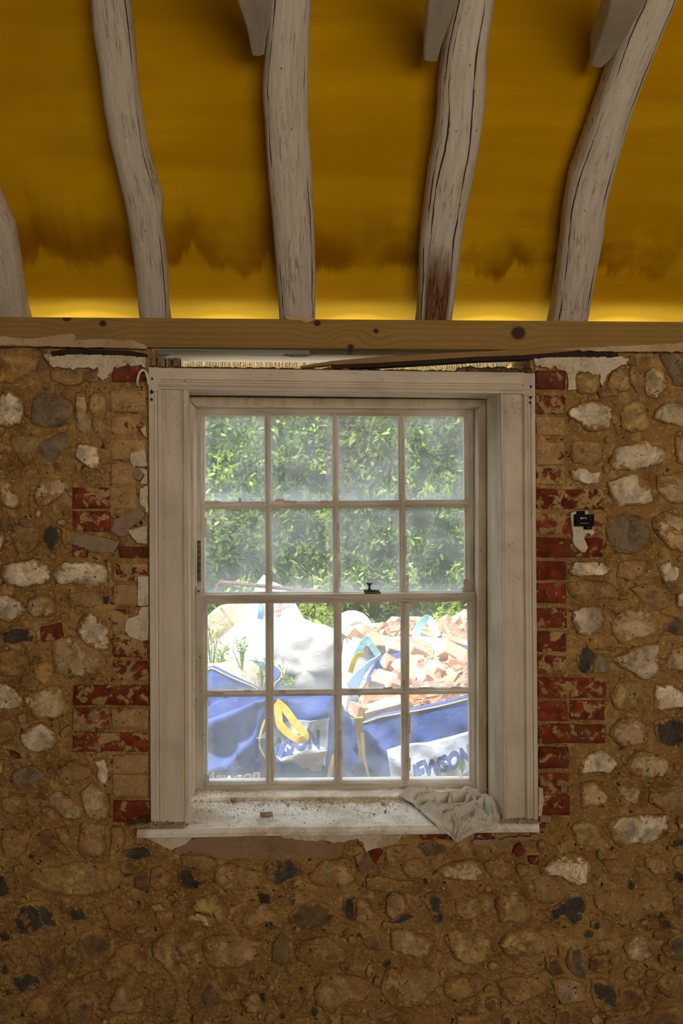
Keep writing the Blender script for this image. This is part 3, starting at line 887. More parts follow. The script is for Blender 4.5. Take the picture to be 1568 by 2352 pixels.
# ceiling: yellow membrane sagging between the rafters
def ceiling():
    xs = np.linspace(X0, X1, 93); ss = np.linspace(0, 1, 60)
    v = []; f = []
    for j, s in enumerate(ss):
        y = .17 + (YR - .17) * s
        for x in xs:
            sag = .016 * math.sin(x * 13.8 + .6) + .010 * nz(x * 2.5, y * 3.0, 1) + .004 * nz(x * 4, y * 12, 3)
            v.append((x, y, ZE - SL * y + sag * .8))
    n = len(xs); base = len(v)
    for j in range(len(ss) - 1):
        for i in range(n - 1):
            a = j * n + i; f.append((a, a+1, a+n+1, a+n))
    o = mk('ceiling', v, f, M_MEMBRANE, None, True)
    return tag(o, 'yellow roofing membrane stretched above the white rafters', 'ceiling', kind='structure')
ceiling()
q = MB()
zr = ZE - SL * YR
q.hexa([(X0, YB - .2, ZE + .1), (X1, YB - .2, ZE + .1), (X1, YR - .02, zr), (X0, YR - .02, zr)],
       [(X0, YB - .2, ZE + .16), (X1, YB - .2, ZE + .16), (X1, YR - .02, zr + .06), (X0, YR - .02, zr + .06)])
tag(q.build('ceiling_rear', mat_plain('yellow_membrane_rear', (0.46, 0.26, 0.02), .9, 6)), 'rear roof slope behind the viewer', 'ceiling', kind='structure')
q = MB()                      # battens and tiles lie over the membrane, stopping short of the eaves
ye = .112
q.hexa([(X0 - .2, ye, ZE - SL * ye + .045), (X1 + .2, ye, ZE - SL * ye + .045), (X1 + .2, YR - .1, zr + .19), (X0 - .2, YR - .1, zr + .19)],
       [(X0 - .2, ye, ZE - SL * ye + .095), (X1 + .2, ye, ZE - SL * ye + .095), (X1 + .2, YR - .1, zr + .25), (X0 - .2, YR - .1, zr + .25)])
tag(q.build('roof', mat_plain('roof_covering', (0.25, 0.12, 0.06), .9, 10)), 'roof covering laid over the yellow membrane', 'roof', kind='structure')

# ------------------------------------------------------------------ beam, rafters, collars
m = MB()
yf = -.035
L0, L1 = -160, 1728
tl, tr = P(L0, 726, yf), P(L1, 740.5, yf); bl, br = P(L0, 793, yf), P(L1, 808.5, yf)
tl.x = bl.x = X0; tr.x = br.x = X1
bk = Vector((0, .135, 0))
m.hexa([bl, br, tr, tl], [bl + bk, br + bk, tr + bk, tl + bk])
beam = empty('pine_beam', (0, yf, Z_BEAM_B)); tag(beam, 'new pine beam running the full width above the window', 'beam')
bevel(m.build('timber', M_PINE, beam), .003, 2)
# plaster smeared along its lower left edge and over its lower right
def smear(pts, h, n=90):
    o, c = relief('plaster_smear', pts, h, M_PLTAN, flat=.4, n=n, seed=len(pts), jit=.012, smooth_it=0, parent=beam, y_in=.004,
                  rings=[(1, None, 1), (.998, .6, .5), (.985, 1, .2)], base_y=yf, ngon=True)
    o.matrix_parent_inverse = Matrix.Translation(beam.location).inverted()
smear([(0,776),(60,783),(110,779),(170,770),(185,778),(175,787),(260,783),(310,787),(345,800),(340,806),(250,803),(100,800),(0,796)], .004)
smear([(1240,807),(1400,800),(1568,792),(1600,800),(1600,812),(1400,812)], .004)
smear([(655,733),(680,731),(722,735),(720,742),(700,747),(690,741),(660,740)], .004, 24)

def PR(px, py):
    """point of the rafters' lower face under pixel"""
    # plane z = Z_BEAM_T + SL*(-.03 - y)
    d = ray(px, py)
    t = (Z_BEAM_T + SL * (-.03 - CAM.y) - CAM.z) / (d.z + SL * d.y)
    return CAM + d * t
NOUT = Vector((0, SL, 1)).normalized()
UPS = Vector((0, -1, SL)).normalized()
def rafter(name, Ls, Rs, label, mat, depth=.105):
    """edges as (px, py) rows -> rounded hewn pole with bark-side wander"""
    def interp(E, s):
        s = min(max(s, E[0][0]), E[-1][0])
        for i in range(len(E) - 1):
            if E[i][0] <= s <= E[i+1][0] or i == len(E) - 2:
                u = (s - E[i][0]) / (E[i+1][0] - E[i][0]); return E[i][1] * (1 - u) + E[i+1][1] * u
    def rows(E):
        r = []
        for px, py in E:
            p = PR(px, py); s = (p - Vector((0, -.03, Z_BEAM_T))).dot(UPS); r.append((s, p.x))
        return sorted(r)
    A = rows(Ls); B = rows(Rs)
    smax = 3.35
    svals = list(np.linspace(-.16, 1.15, 66)) + list(np.linspace(1.25, smax, 14))
    rings = []; uvs = []
    for s in svals:
        lim = min(s, 1.0)
        sb = max(lim, -.02)
        xa = interp(A, sb); xb = interp(B, sb)
        # soften the traced corners
        xa = (interp(A, max(sb - .018, -.02)) + xa * 3 + interp(A, min(sb + .018, 1.0))) / 5
        xb = (interp(B, max(sb - .018, -.02)) + xb * 3 + interp(B, min(sb + .018, 1.0))) / 5
        if s > 1.0:
            da = interp(A, 1.0) - interp(A, .7); xa += da / .3 * (s - 1) * .25; xb += da / .3 * (s - 1) * .25
        c = (xa + xb) / 2; hw = (xb - xa) / 2
        o = Vector((0, -.03, Z_BEAM_T)) + UPS * s
        ring = []
        n = 22
        for k in range(n):
            a = 2 * math.pi * k / n
            ca, sa = math.cos(a), math.sin(a)
            e = .55
            ux = math.copysign(abs(ca) ** e, ca); uz = math.copysign(abs(sa) ** e, sa)
            rr = 1 + .025 * nz(ca * 2 + s * 4, sa * 2, c * 3) + .012 * nz(ca * 6, sa * 6, s * 14)
            ring.append(Vector((c, o.y, o.z)) + Vector((1, 0, 0)) * (ux * hw * rr) + NOUT * (depth / 2 + uz * depth / 2 * rr))
            uvs.append((k / n * 2 % 1.0 if False else (.5 - .5 * ca) , s))
        rings.append(ring)
    b = MB(); b.loft(rings)
    o = b.build(name, mat, None, True)
    uvl = o.data.uv_layers.new(name='UVMap')
    vi = np.zeros(len(o.data.loops), dtype=np.int32); o.data.loops.foreach_get('vertex_index', vi)
    uvl.data.foreach_set('uv', np.array(uvs)[vi].ravel())
    tag(o, label, 'rafter', 'whitewashed pole rafters')
    return o
R0 = rafter('rafter', [(-190,200),(-130,400),(-95,490),(-55,560),(-40,640),(-28,726)], [(-95,200),(-35,400),(0,490),(25,540),(40,620),(55,725)],
   'whitewashed crooked rafter cut off by the left picture edge', mat_rafter('whitewashed_rafter_a', 0, 3.1, (.8,)))
R1 = rafter('rafter', [(200,-60),(203,0),(208,80),(225,180),(232,250),(247,330),(272,430),(290,510),(303,600),(310,660),(315,727)],
   [(285,-60),(292,0),(300,75),(307,160),(312,230),(325,300),(336,370),(352,420),(360,450),(373,485),(371,500),(367,520),(374,570),(380,640),(385,728)],
   'leftmost complete whitewashed rafter, S-bent with a knuckle on its right edge', mat_rafter('whitewashed_rafter_b', 0, 11.4, (.13,)))
R2 = rafter('rafter', [(622,-60),(620,0),(612,90),(603,180),(600,215),(607,300),(613,400),(622,500),(630,600),(640,731)],
   [(718,-60),(716,0),(710,100),(708,180),(707,300),(715,400),(721,520),(724,620),(724,732)],
   'nearly straight whitewashed rafter just left of the picture centre', mat_rafter('whitewashed_rafter_c', 0, 23.7, (.15, .80)))
R3 = rafter('rafter', [(1062,-60),(1050,0),(1025,100),(1010,200),(1005,300),(985,420),(975,500),(967,560),(963,650),(960,734)],
   [(1150,-60),(1140,0),(1122,130),(1118,240),(1108,320),(1095,400),(1078,480),(1063,570),(1053,650),(1042,735)],
   'whitewashed rafter with a rotten brown foot and long cracks', mat_rafter('whitewashed_rafter_rotten', 1.0, 31.2, (.36, .70, .86)))
R4 = rafter('rafter', [(1505,-60),(1478,0),(1430,100),(1395,200),(1352,320),(1315,420),(1300,500),(1292,580),(1280,670),(1270,737)],
   [(1592,-60),(1565,0),(1530,80),(1490,180),(1460,260),(1425,380),(1398,480),(1390,560),(1372,650),(1357,738)],
   'rightmost whitewashed rafter, leaning right with a long crack down its right side', mat_rafter('whitewashed_rafter_d', 0, 44.9, (.22, .78)))

ZC = PR(784, 128).z + .005
M_COLLAR = mat_paint('limewashed_collar', (0.68, 0.61, 0.51), (0.16, 0.11, 0.07), .02, (40, 4, 40))
def collar(poly, label):
    pl = [PZ(x, y, ZC) for x, y in poly]
    i0, i1 = pl[0], pl[-1]
    far0 = Vector((i0.x + (i0.x - CAM.x) * .02, YB + 1.3, ZC)); far1 = Vector((i1.x + (i1.x - CAM.x) * .02, YB + 1.3, ZC))
    lo = [far0] + pl + [far1]
    hi = [p + Vector((0, 0, .085)) for p in lo]
    b = MB(); b.loft([lo, hi])
    o = bevel(b.build('collar_tie', M_COLLAR), .004, 2)
    tag(o, label, 'timber', 'sawn-off collar ends beside the rafters')
collar([(543,0),(556,35),(567,70),(573,100),(578,128),(592,131),(607,126),(611,90),(617,60),(625,0)], 'pointed whitewashed collar end beside the central rafter')
collar([(983,0),(979,60),(974,100),(972,139),(988,143),(1004,142),(1012,110),(1030,60),(1050,0)], 'square-cut whitewashed collar end beside the rotten-footed rafter')
collar([(1401,0),(1392,40),(1376,90),(1362,130),(1355,151),(1368,156),(1382,156),(1404,135),(1426,102),(1486,0)], 'notched whitewashed collar end beside the rightmost rafter')
# ------------------------------------------------------------------ the sash window
win = empty('window_1', P(784, 1890, 0))
tag(win, 'old white sixteen-pane sash window with peeling paint in the rubble wall', 'window', kind='structure')
def sub(b, name, mat, parent, smooth=False, bw=None):
    o = b.build(name, mat, None, smooth)
    if bw: bevel(o, bw, 2)
    # parents sit at the origin of the window empty
    o.parent = parent
    off = win.location if parent is win else Vector((0, 0, 0))
    o.matrix_parent_inverse = Matrix.Translation(win.location).inverted()
    return o
def part_root(name, parent):
    o = bpy.data.objects.new(name, None); COL.objects.link(o); o.parent = parent; return o

def lerp(a, b, u): return a + (b - a) * u
def upright(prof, ytop, ybot, dxb, ref=-.03, seg=12):
    """moulded upright: prof = [(px, depth)], swept from ytop to ybot, shifted dxb pixels at the foot"""
    rings = []
    for i in range(seg + 1):
        u = i / seg
        r = []
        for px, dep in prof:
            q = P(px + dxb * u + .6 * nz(u * 3, px * .01), lerp(ytop, ybot, u), ref); r.append((q.x, dep, q.z))
        rings.append(r)
    b = MB(); b.loft(rings); return b
def level(prof, xl, xr, dyr, ref=-.03, seg=14):
    """moulded level member: prof = [(py, depth)], swept from xl to xr, dropped dyr pixels at the right end"""
    rings = []
    for i in range(seg + 1):
        u = i / seg; r = []
        for py, dep in prof:
            q = P(lerp(xl, xr, u), py + dyr * u + .5 * nz(u * 4, py * .01, 3), ref); r.append((q.x, dep, q.z))
        rings.append(r)
    b = MB(); b.loft(rings); return b

# architrave
sub(upright([(341,.02),(341,-.030),(353,-.031),(355,-.024),(360,-.024),(362,-.030),(370,-.030),(373,-.021),(379,-.024),(413,-.024),(415,-.018),(418,-.018),(420,-.028),(428,-.028),(431,-.022),(431,.02)],
            846, 1890, 5), 'architrave_upright', M_PAINT_V, win, bw=.0012)
sub(upright([(1149,.02),(1149,-.022),(1151,-.028),(1155,-.028),(1157,-.023),(1196,-.024),(1199,-.018),(1203,-.030),(1211,-.030),(1213,-.024),(1217,-.024),(1219,-.031),(1228,-.030),(1228,.02)],
            858, 1890, 8), 'architrave_upright', M_PAINT_V, win, bw=.0012)
sub(level([(845,.02),(845,-.033),(871,-.034),(873,-.028),(876,-.028),(878,-.034),(883,-.036),(886,-.030),(889,-.038),(894,-.036),(895,.02)], 359, 1204, 11), 'architrave_head', M_PAINT_H, win, bw=.0012)
for (xa, xb, ya, yb) in ((340, 363, 843, 899), (1201, 1229, 857, 910)):
    b = MB(); a0, a1, a2, a3 = P(xa, yb, -.036), P(xb, yb, -.036), P(xb, ya, -.036), P(xa, ya, -.036)
    k = Vector((0, .05, 0)); b.hexa([a0, a1, a2, a3], [p + k for p in (a0, a1, a2, a3)])
    sub(b, 'corner_block', M_PAINT_V, win, bw=.003)

# reveal linings, splayed to the sash
YA, YS = -.02, .24
def board(fr, bk, th, name, mat):
    """fr, bk: two points each (front edge, back edge); th: offset away from the opening"""
    b = MB(); t = Vector(th)
    b.hexa([fr[0], fr[1], bk[1], bk[0]], [p + t for p in (fr[0], fr[1], bk[1], bk[0])])
    return sub(b, name, mat, win, bw=.001)
board((P(430, 892, YA), P(434, 1892, YA)), (P(435, 905, YS + .10), P(439, 1842, YS + .10)), (-.02, 0, 0), 'side_lining', M_LINING)
board((P(1150, 902, YA), P(1154, 1892, YA)), (P(1109, 912, YS + .06), P(1113, 1842, YS + .06)), (.02, 0, 0), 'side_lining', M_LINING)
board((P(425, 893, YA), P(1160, 904, YA)), (P(425, 911, YS + .06), P(1120, 919, YS + .06)), (0, 0, .02), 'head_lining', M_LINING)

# staff bead round the sashes
def bar(q0, q1, y0, y1, name, mat, parent, bw=.002):
    """q0,q1: pixel quads (left,right) given as 4 px corners at depth y0, extruded to y1"""
    b = MB(); f = [P(x, y, y0) for x, y in q0]
    k = Vector((0, y1 - y0, 0)); b.hexa(f, [p + k for p in f])
    return sub(b, name, mat, parent, bw=bw)
bar([(430,1838),(446,1826),(445,932),(429,912)], None, .24, .30, 'staff_bead', M_LINING, win, .004)
bar([(1099,1826),(1118,1838),(1117,916),(1098,936)], None, .24, .30, 'staff_bead', M_LINING, win, .004)
bar([(446,931),(1099,935),(1117,917),(429,912)], None, .241, .30, 'staff_bead', M_LINING, win, .004)
# pulley stiles behind the beads, closing the box to the outer wall
bar([(425,1845),(450,1845),(450,900),(425,900)], None, .30, .40, 'pulley_stile', M_LINING, win, .001)
bar([(1093,1845),(1122,1845),(1122,900),(1093,900)], None, .30, .40, 'pulley_stile', M_LINING, win, .001)
bar([(425,934),(1122,938),(1122,895),(425,890)], None, .30, .40, 'pulley_head', M_LINING, win, .001)

# sashes. x positions of the glass edges in pixels at the sash face: (top, bottom)
def muntin_v(x0t, x1t, x0b, x1b, yt, yb, y0, parent, mat):
    rings = []
    for i in range(7):
        u = i / 6; xl = lerp(x0t, x0b, u); xr = lerp(x1t, x1b, u); py = lerp(yt, yb, u); w = xr - xl
        r = []
        for k, dep in ((0, .038), (0, .020), (.10, .014), (.30, .012), (.36, .001), (.64, .0), (.70, .012), (.90, .014), (1, .020), (1, .038)):
            q = P(xl + k * w + .5 * nz(u * 5, xl), py, y0 + .015); r.append((q.x, y0 + dep, q.z))
        rings.append(r)
    b = MB(); b.loft(rings); return sub(b, 'muntin', mat, parent)
def muntin_h(xl, xr, yl0, yl1, yr0, yr1, y0, parent, mat):
    rings = []
    for i in range(7):
        u = i / 6; a = lerp(yl0, yr0, u); c = lerp(yl1, yr1, u); px = lerp(xl, xr, u); w = c - a; r = []
        for k, dep in ((0, .038), (0, .020), (.10, .014), (.30, .012), (.36, .001), (.64, .0), (.70, .012), (.90, .014), (1, .020), (1, .038)):
            q = P(px, a + k * w + .5 * nz(u * 5, yl0), y0 + .015); r.append((q.x, y0 + dep, q.z))
        rings.append(r)
    b = MB(); b.loft(rings); return sub(b, 'glazing_bar', mat, parent)
def stile(prof, yt, yb, dxb, y0, parent):
    return sub(upright([(x, y0 + d) for x, d in prof], yt, yb, dxb, y0 + .01, 6), 'stile', M_SASH_V, parent, bw=.001)
def rail(prof, xl, xr, dyr, y0, parent):
    return sub(level([(y, y0 + d + .0009) for y, d in prof], xl, xr, dyr, y0 + .01, 8), 'rail', M_SASH_H, parent, bw=.001)
def pane(xl, xr, yt, yb, yg, parent, i):
    """thin sheet with a dusty margin: grid so that the edge grime has an attribute"""
    n = 8; v = []; rim = []; f = []
    for s in (0, 1):
        for j in range(n + 1):
            for k in range(n + 1):
                u = k / n; w = j / n
                # tighten the outer cells
                uu = .5 - .5 * math.cos(math.pi * u); ww = .5 - .5 * math.cos(math.pi * w)
                q = P(lerp(xl - 3, xr + 3, uu), lerp(yt - 3, yb + 3, ww), yg)
                v.append((q.x, yg + s * .003, q.z))
                e = min(uu, 1 - uu, 1 - ww, ww * 1.6); rim.append(max(0.0, 1 - e / .14) ** 1.5 + .55 * max(0.0, (ww - .72) / .28))
    N = (n + 1) ** 2
    for j in range(n):
        for k in range(n):
            a = j * (n + 1) + k; f.append((a, a + n + 1, a + n + 2, a + 1)); f.append((N + a, N + a + 1, N + a + n + 2, N + a + n + 1))
    for k in range(n):
        f.append((k, k + 1, N + k + 1, N + k)); a = n * (n + 1) + k; f.append((a, N + a, N + a + 1, a + 1))
        a = k * (n + 1); f.append((a, N + a, N + a + n + 1, a + n + 1)); a += n; f.append((a, a + n + 1, N + a + n + 1, N + a))
    o = mk('pane', v, f, M_GLASS, None, True)
    at = o.data.attributes.new('rim', 'FLOAT', 'POINT'); at.data.foreach_set('value', rim)
    o.parent = parent; o.matrix_parent_inverse = Matrix.Translation(win.location).inverted()

up = part_root('upper_sash', win); lo = part_root('lower_sash', win)
up['label'] = 'upper sash of eight dusty panes'; lo['label'] = 'lower sash of eight dusty panes'
YU, YL = .335, .29
UT = [(470, 607), (622, 762), (777, 913), (930, 1064)]; UB = [(470, 609), (625, 764), (779, 917), (933, 1068)]
LT = [(475, 609), (628, 766), (784, 920), (940, 1074)]; LB = [(475, 610), (629, 767), (786, 922), (940, 1080)]
stile([(440,.04),(440,.0),(462,.0),(464,.006),(470,.014),(470,.04)], 930, 1372, 0, YU, up)
stile([(1065,.04),(1065,.014),(1071,.006),(1074,.0),(1091,.0),(1091,.04)], 933, 1372, 4, YU, up)
rail([(928,.04),(928,.0),(945,.0),(948,.006),(954,.014),(954,.04)], 445, 1092, 2, YU, up)
rail([(1361,.04),(1361,.014),(1364,.0),(1384,.0),(1384,.04)], 445, 1096, -4, YU, up)
for i in range(3):
    muntin_v(UT[i][1], UT[i+1][0], UB[i][1], UB[i+1][0], 952, 1363, YU, up, M_SASH_V)
muntin_h(466, 1072, 1153, 1170, 1147, 1165, YU + .002, up, M_SASH_H)
stile([(449,.04),(449,.0),(467,.0),(469,.006),(475,.014),(475,.04)], 1366, 1812, 1, YL, lo)
stile([(1074,.04),(1074,.014),(1080,.006),(1083,.0),(1098,.0),(1098,.04)], 1364, 1808, 5, YL, lo)
rail([(1367,.04),(1367,.0),(1379,.0),(1382,.006),(1388,.014),(1388,.04)], 449, 1100, -6, YL, lo)
rail([(1797,.04),(1797,.014),(1801,.004),(1803,.0),(1816,.0),(1816,.04)], 449, 1100, -6, YL, lo)
for i in range(3):
    muntin_v(LT[i][1], LT[i+1][0], LB[i][1], LB[i+1][0], 1384, 1800, YL, lo, M_SASH_V)
muntin_h(471, 1084, 1587, 1602, 1579, 1594, YL + .002, lo, M_SASH_H)
k = 0
for c in range(4):
    pane(UT[c][0], UT[c][1], 954, 1152, YU + .022, up, k); pane(UB[c][0], UB[c][1], 1166, 1363, YU + .022, up, k)
    pane(LT[c][0], LT[c][1], 1386, 1586, YL + .022, lo, k); pane(LB[c][0], LB[c][1], 1597, 1799, YL + .022, lo, k)

# flakes of paint and putty curling off the bars: (x, y, length, drop, depth)
fl = MB()
for (x, y, L, h) in [(470,1153,38,-6),(548,1150,6,-16),(630,1149,24,-6),(652,1152,30,-4),(735,1151,20,-3),(880,1580,22,-4),(560,1586,20,-3),(960,1580,40,-4),(1035,1579,26,-4),(800,1584,25,-3),(640,1587,16,-4),(490,1588,24,3),
                     (600,1170,30,3),(900,1168,40,3),(620,1250,3,60),(622,1310,3,30),(776,1200,3,70),(778,1290,3,60),(930,1230,3,50),(934,1320,3,40),(471,1190,3,45),(1066,1330,4,30),(781,1650,4,40),(783,1720,3,25),(938,1640,4,45),(939,1740,4,30),(627,1720,3,60),(476,1780,4,20),(925,1560,3,20)]:
    yy = (YU if y < 1360 else YL) + .008
    n = 9; top = []; bot = []
    for i in range(n + 1):
        u = i / n
        if abs(L) > 5:
            top.append(P(x + L * u, y + h * (.15 + .5 * abs(nz(i * 1.9, x * .7))) * (1.6 if i not in (0, n) else .2), yy - .003)); bot.append(P(x + L * u, y + 4, yy))
        else:
            top.append(P(x - L * (.7 + 1.3 * nz(i * 2.7, y)) * (0 if i in (0, n) else 1), y + h * u, yy - .003)); bot.append(P(x + 4, y + h * u, yy + .004))
    k = Vector((0, .0015, 0))
    fl.loft([[a, b, b + k, a + k] for a, b in zip(top, bot)])
sub(fl, 'peeling_paint', M_SASH_H, win)['kind'] = 'stuff'

# sill board, ledge under the sash
ZS = P(784, 1890, -.03).z
b = MB()
nose = [(-.066, ZS - .004), (-.070, ZS - .012), (-.068, ZS - .026), (-.060, ZS - .029), (-.0, ZS - .029)]
xl, xr = P(314, 1905, -.066).x, P(1238, 1900, -.066).x
prof = [(.30, ZS), (-.060, ZS)] + nose + [(.30, ZS - .029)]
rings = []
for i in range(31):
    u = i / 30; x = lerp(xl, xr, u); sg = .004 * (1 - u) * -1 + .003 * nz(u * 5, 2)
    rings.append([(min(max(x, HX0 - .0), HX1 + .0) if y > .012 else x, y, z + sg) for y, z in prof])
b.loft(rings)
sub(b, 'window_sill', M_SILL, win, bw=.0015)
b = MB()
a0, a1 = P(431, 1832, .24), P(1116, 1828, .24); c0, c1 = P(431, 1813, .30), P(1116, 1806, .30)
d = Vector((0, 0, -.02))
b.hexa([a0, a1, c1, c0], [a0 + d, a1 + d, c1 + d, c0 + d])
sub(b, 'sill_ledge', M_SILL, win, bw=.002)
b = MB(); b.box((HX0, .30, ZS - .10), (HX1, .46, c0.z - .004)); sub(b, 'outer_sill', M_SILL, win)

# brass sash fastener on the meeting rail, corner plate, rusted slot
M_BRASS = mat_plain('tarnished_brass', (0.085, 0.072, 0.045), .45, 60, .3, .2, .5, .6)
zt = P(848, 1362, YL).z; fx = P(848, 1360, YL + .015).x
f = MB()
def disc(b, cx, cy, prof, n=16):
    b.loft([[(cx + r * math.cos(2*math.pi*k/n), cy + r * math.sin(2*math.pi*k/n), z) for k in range(n)] for r, z in prof])
fast = part_root('sash_fastener', win)
g = MB(); g.box((fx - .018, YL + .004, zt - .002), (fx + .040, YL + .030, zt + .004)); g.box((fx - .020, YL + .006, zt + .003), (fx - .004, YL + .026, zt + .011)); g.box((fx + .022, YL + .006, zt + .003), (fx + .036, YL + .026, zt + .010))
sub(g, 'fastener_base', M_BRASS, fast, bw=.0015)
g = MB(); disc(g, fx, YL + .016, [(.010, zt + .004), (.0095, zt + .010), (.0045, zt + .014), (.0038, zt + .024), (.0052, zt + .028), (.012, zt + .032), (.0115, zt + .035), (.004, zt + .036)])
sub(g, 'fastener_knob', M_BRASS, fast, True)
g = MB(); g.tube([(fx, YL + .016, zt + .007), (fx + .02, YL + .012, zt + .0075), (fx + .034, YL + .018, zt + .007)], [.004, .0035, .003]); sub(g, 'fastener_arm', M_BRASS, fast, True)
bar([(450,1368),(463,1368),(463,1346),(450,1346)], None, YL - .006, YL + .01, 'corner_plate', M_SASH_V, win, .002)
g = MB(); q = P(456, 1358, YL - .007); g.tube([(q.x, q.y - .003, q.z), (q.x, q.y + .004, q.z)], .0045, 10); sub(g, 'plate_screw', M_BRASS, win)
bar([(453,1336),(461,1336),(461,1242),(453,1242)], None, .296, .302, 'rusted_sash_slot', mat_plain('flaking_rusty_slot', (0.22, 0.17, 0.12), .9, 70, .5, .8, dark=(0.03, 0.025, 0.02)), win, .001)

# dirt and crumbled mortar on top of the head: a real ledge of rubble
def ledge():
    b = MB(); n = 150; rings = []
    for i in range(n + 1):
        u = i / n; px = lerp(348, 1222, u)
        q = P(px, lerp(846, 859, u), -.02)
        h = .010 + .008 * (nz(u * 40, 1) + .6 * nz(u * 110, 4)) + (.012 if u > .8 else 0) * (1 + nz(u * 60, 9))
        rings.append([(q.x, -.030 - .003 * nz(u * 70, 3), q.z - .004), (q.x, -.028, q.z + h * .6), (q.x, -.005, q.z + h), (q.x, .05, q.z + h * .9), (q.x, .09, q.z - .004)])
    b.loft(rings)
    o = sub(b, 'dirt_ledge', mat_plain('crumbled_dirt', (0.20, 0.135, 0.07), .95, 60, .4, .9, dark=(0.05, 0.032, 0.02)), win, True)
    o['kind'] = 'stuff'
ledge()
# nail holes at the upper outside corners
g = MB()
for x, y, r in ((349,870,.005),(348,900,.007),(348,918,.006),(1219,888,.005),(1219,912,.006),(1218,924,.005)):
    q = P(x, y, -.0365 if y < 905 else -.0315)
    g.loft([[(q.x + s * r * math.cos(a) * .8, q.y + dy, q.z + s * r * math.sin(a) * (1 + .3 * math.sin(3 * a + x))) for a in [2 * math.pi * k / 9 for k in range(9)]] for s, dy in ((1, .003), (.9, -.0006))])
sub(g, 'nail_hole', M_DARKWOOD, win)

# ------------------------------------------------------------------ over the window: lintel, loose plank, wedges, netting, reeds
zl = P(784, 803, 0).z
lint = MB(); lint.box((P(300, 803, 0).x, .102, zl + .002), (P(1260, 803, 0).x, .30, Z_BEAM_T + .02)); 
lint.hexa([P(345, 803, .0), P(1215, 806, .0), P(1215, 790, .0), P(345, 790, .0)], [p + Vector((0, .13, 0)) for p in (P(345, 803, .0), P(1215, 806, .0), P(1215, 790, .0), P(345, 790, .0))])
tag(bevel(lint.build('lintel_board', M_SOFFIT), .002), 'white painted lintel board behind the pine beam', 'lintel')
zc = P(784, 817, .11).z
b = MB(); b.box((P(348, 815, .13).x, .112, zc), (P(1210, 815, .13).x, .128, zl + .001))
tag(b.build('lintel_strip', mat_plain('cream_batten', (0.74, 0.66, 0.48), .8, 30)), 'thin cream strip hanging under the white lintel board', 'batten')

def plank():
    # long stained wedge lying from the head of the frame up to the beam
    top = [(690, 841), (760, 829), (860, 820), (980, 812), (1090, 807), (1200, 802), (1300, 795), (1362, 793)]
    bot = [(690, 846), (760, 838), (860, 834), (980, 827), (1090, 820), (1200, 816), (1300, 808), (1362, 801)]
    b = MB(); rings = []
    for (a, c) in zip(top, bot):
        p0 = P(*a, -.0375); p1 = P(*c, -.0375)
        rings.append([p1, p0, p0 + Vector((0, .03, 0.0)), p1 + Vector((0, .03, 0.0))])
    b.loft(rings)
    root = empty('loose_plank', P(700, 846, -.03))
    tag(root, 'brown stained plank wedged slantwise between window head and beam', 'plank')
    bevel(b.build('board', M_PLANK, root), .0015)
    b = MB(); rings = []
    for (a, c) in zip(top, bot):
        p0 = P(*c, -.020); p1 = p0 + Vector((0, 0, -.013)); 
        rings.append([p1, p0, p0 + Vector((0, .05, 0)), p1 + Vector((0, .05, 0))])
    b.loft(rings[1:]); b.build('packing_strip', M_DARKWOOD, root)
plank()

M_SPLIT = mat_plain('split_old_timber', (0.30, 0.20, 0.11), .9, 40, .4, .6, dark=(0.09, 0.055, 0.03))
for i, (x0, x1, y0, y1, lab) in enumerate(((347,358,820,848,'leftmost splintered timber stub on the window head'),(361,378,822,846,'second splintered timber stub from the left on the window head'),(381,394,823,846,'third splintered timber stub from the left on the window head'),(397,413,822,847,'rightmost splintered timber stub of four on the window head'))):
    b = MB(); n = 7; r0 = []; r1 = []
    tops = [y0 + 4 * nz(i * 3 + k * .9, 2) for k in range(n)]
    fr = [P(lerp(x0, x1, k/(n-1)), tops[k], -.012) for k in range(n)] + [P(lerp(x1, x0, k/(n-1)), y1, -.012) for k in range(n)]
    b.loft([fr, [p + Vector((0, .04, 0)) for p in fr]])
    tag(bevel(b.build('timber_stub', M_SPLIT), .001), lab, 'timber', 'splintered stubs on the window head')

M_WIRE = mat_plain('galvanised_wire', (0.16, 0.14, 0.11), .6, 60, .2, .1, .4, .5)
def netting():
    b = MB(); a = .019; yw = .44
    z0 = P(784, 846, yw).z; x0 = P(425, 830, yw).x; x1 = P(1205, 830, yw).x
    def seg(p, q): b.tube([p, ((p[0]+q[0])/2 + .001 * nz(p[0]*90, p[2]*90), yw - .001, (p[2]+q[2])/2), q], .0009, 4)
    h = a * .5; s = a * .866
    j = 0; z = z0 - .02
    while z < z0 + .085:
        i = 0; x = x0 + (s if j % 2 else 0)
        while x < x1:
            jx = .0015 * nz(x * 40, z * 40); top = (x + jx, yw, z + h)
            seg(top, (x + s, yw, z + a)); seg((x + s, yw, z + a), (x + 2*s + .0015 * nz((x+2*s) * 40, z * 40), yw, z + h)); seg((x + jx, yw, z + h), (x + jx, yw, z - h + .002))
            x += 2 * s
        z += a * 1.5; j += 1
    o = b.build('wire_netting', M_WIRE)
    tag(o, 'rusty hexagonal wire netting in the gap above the window', 'netting')
netting()
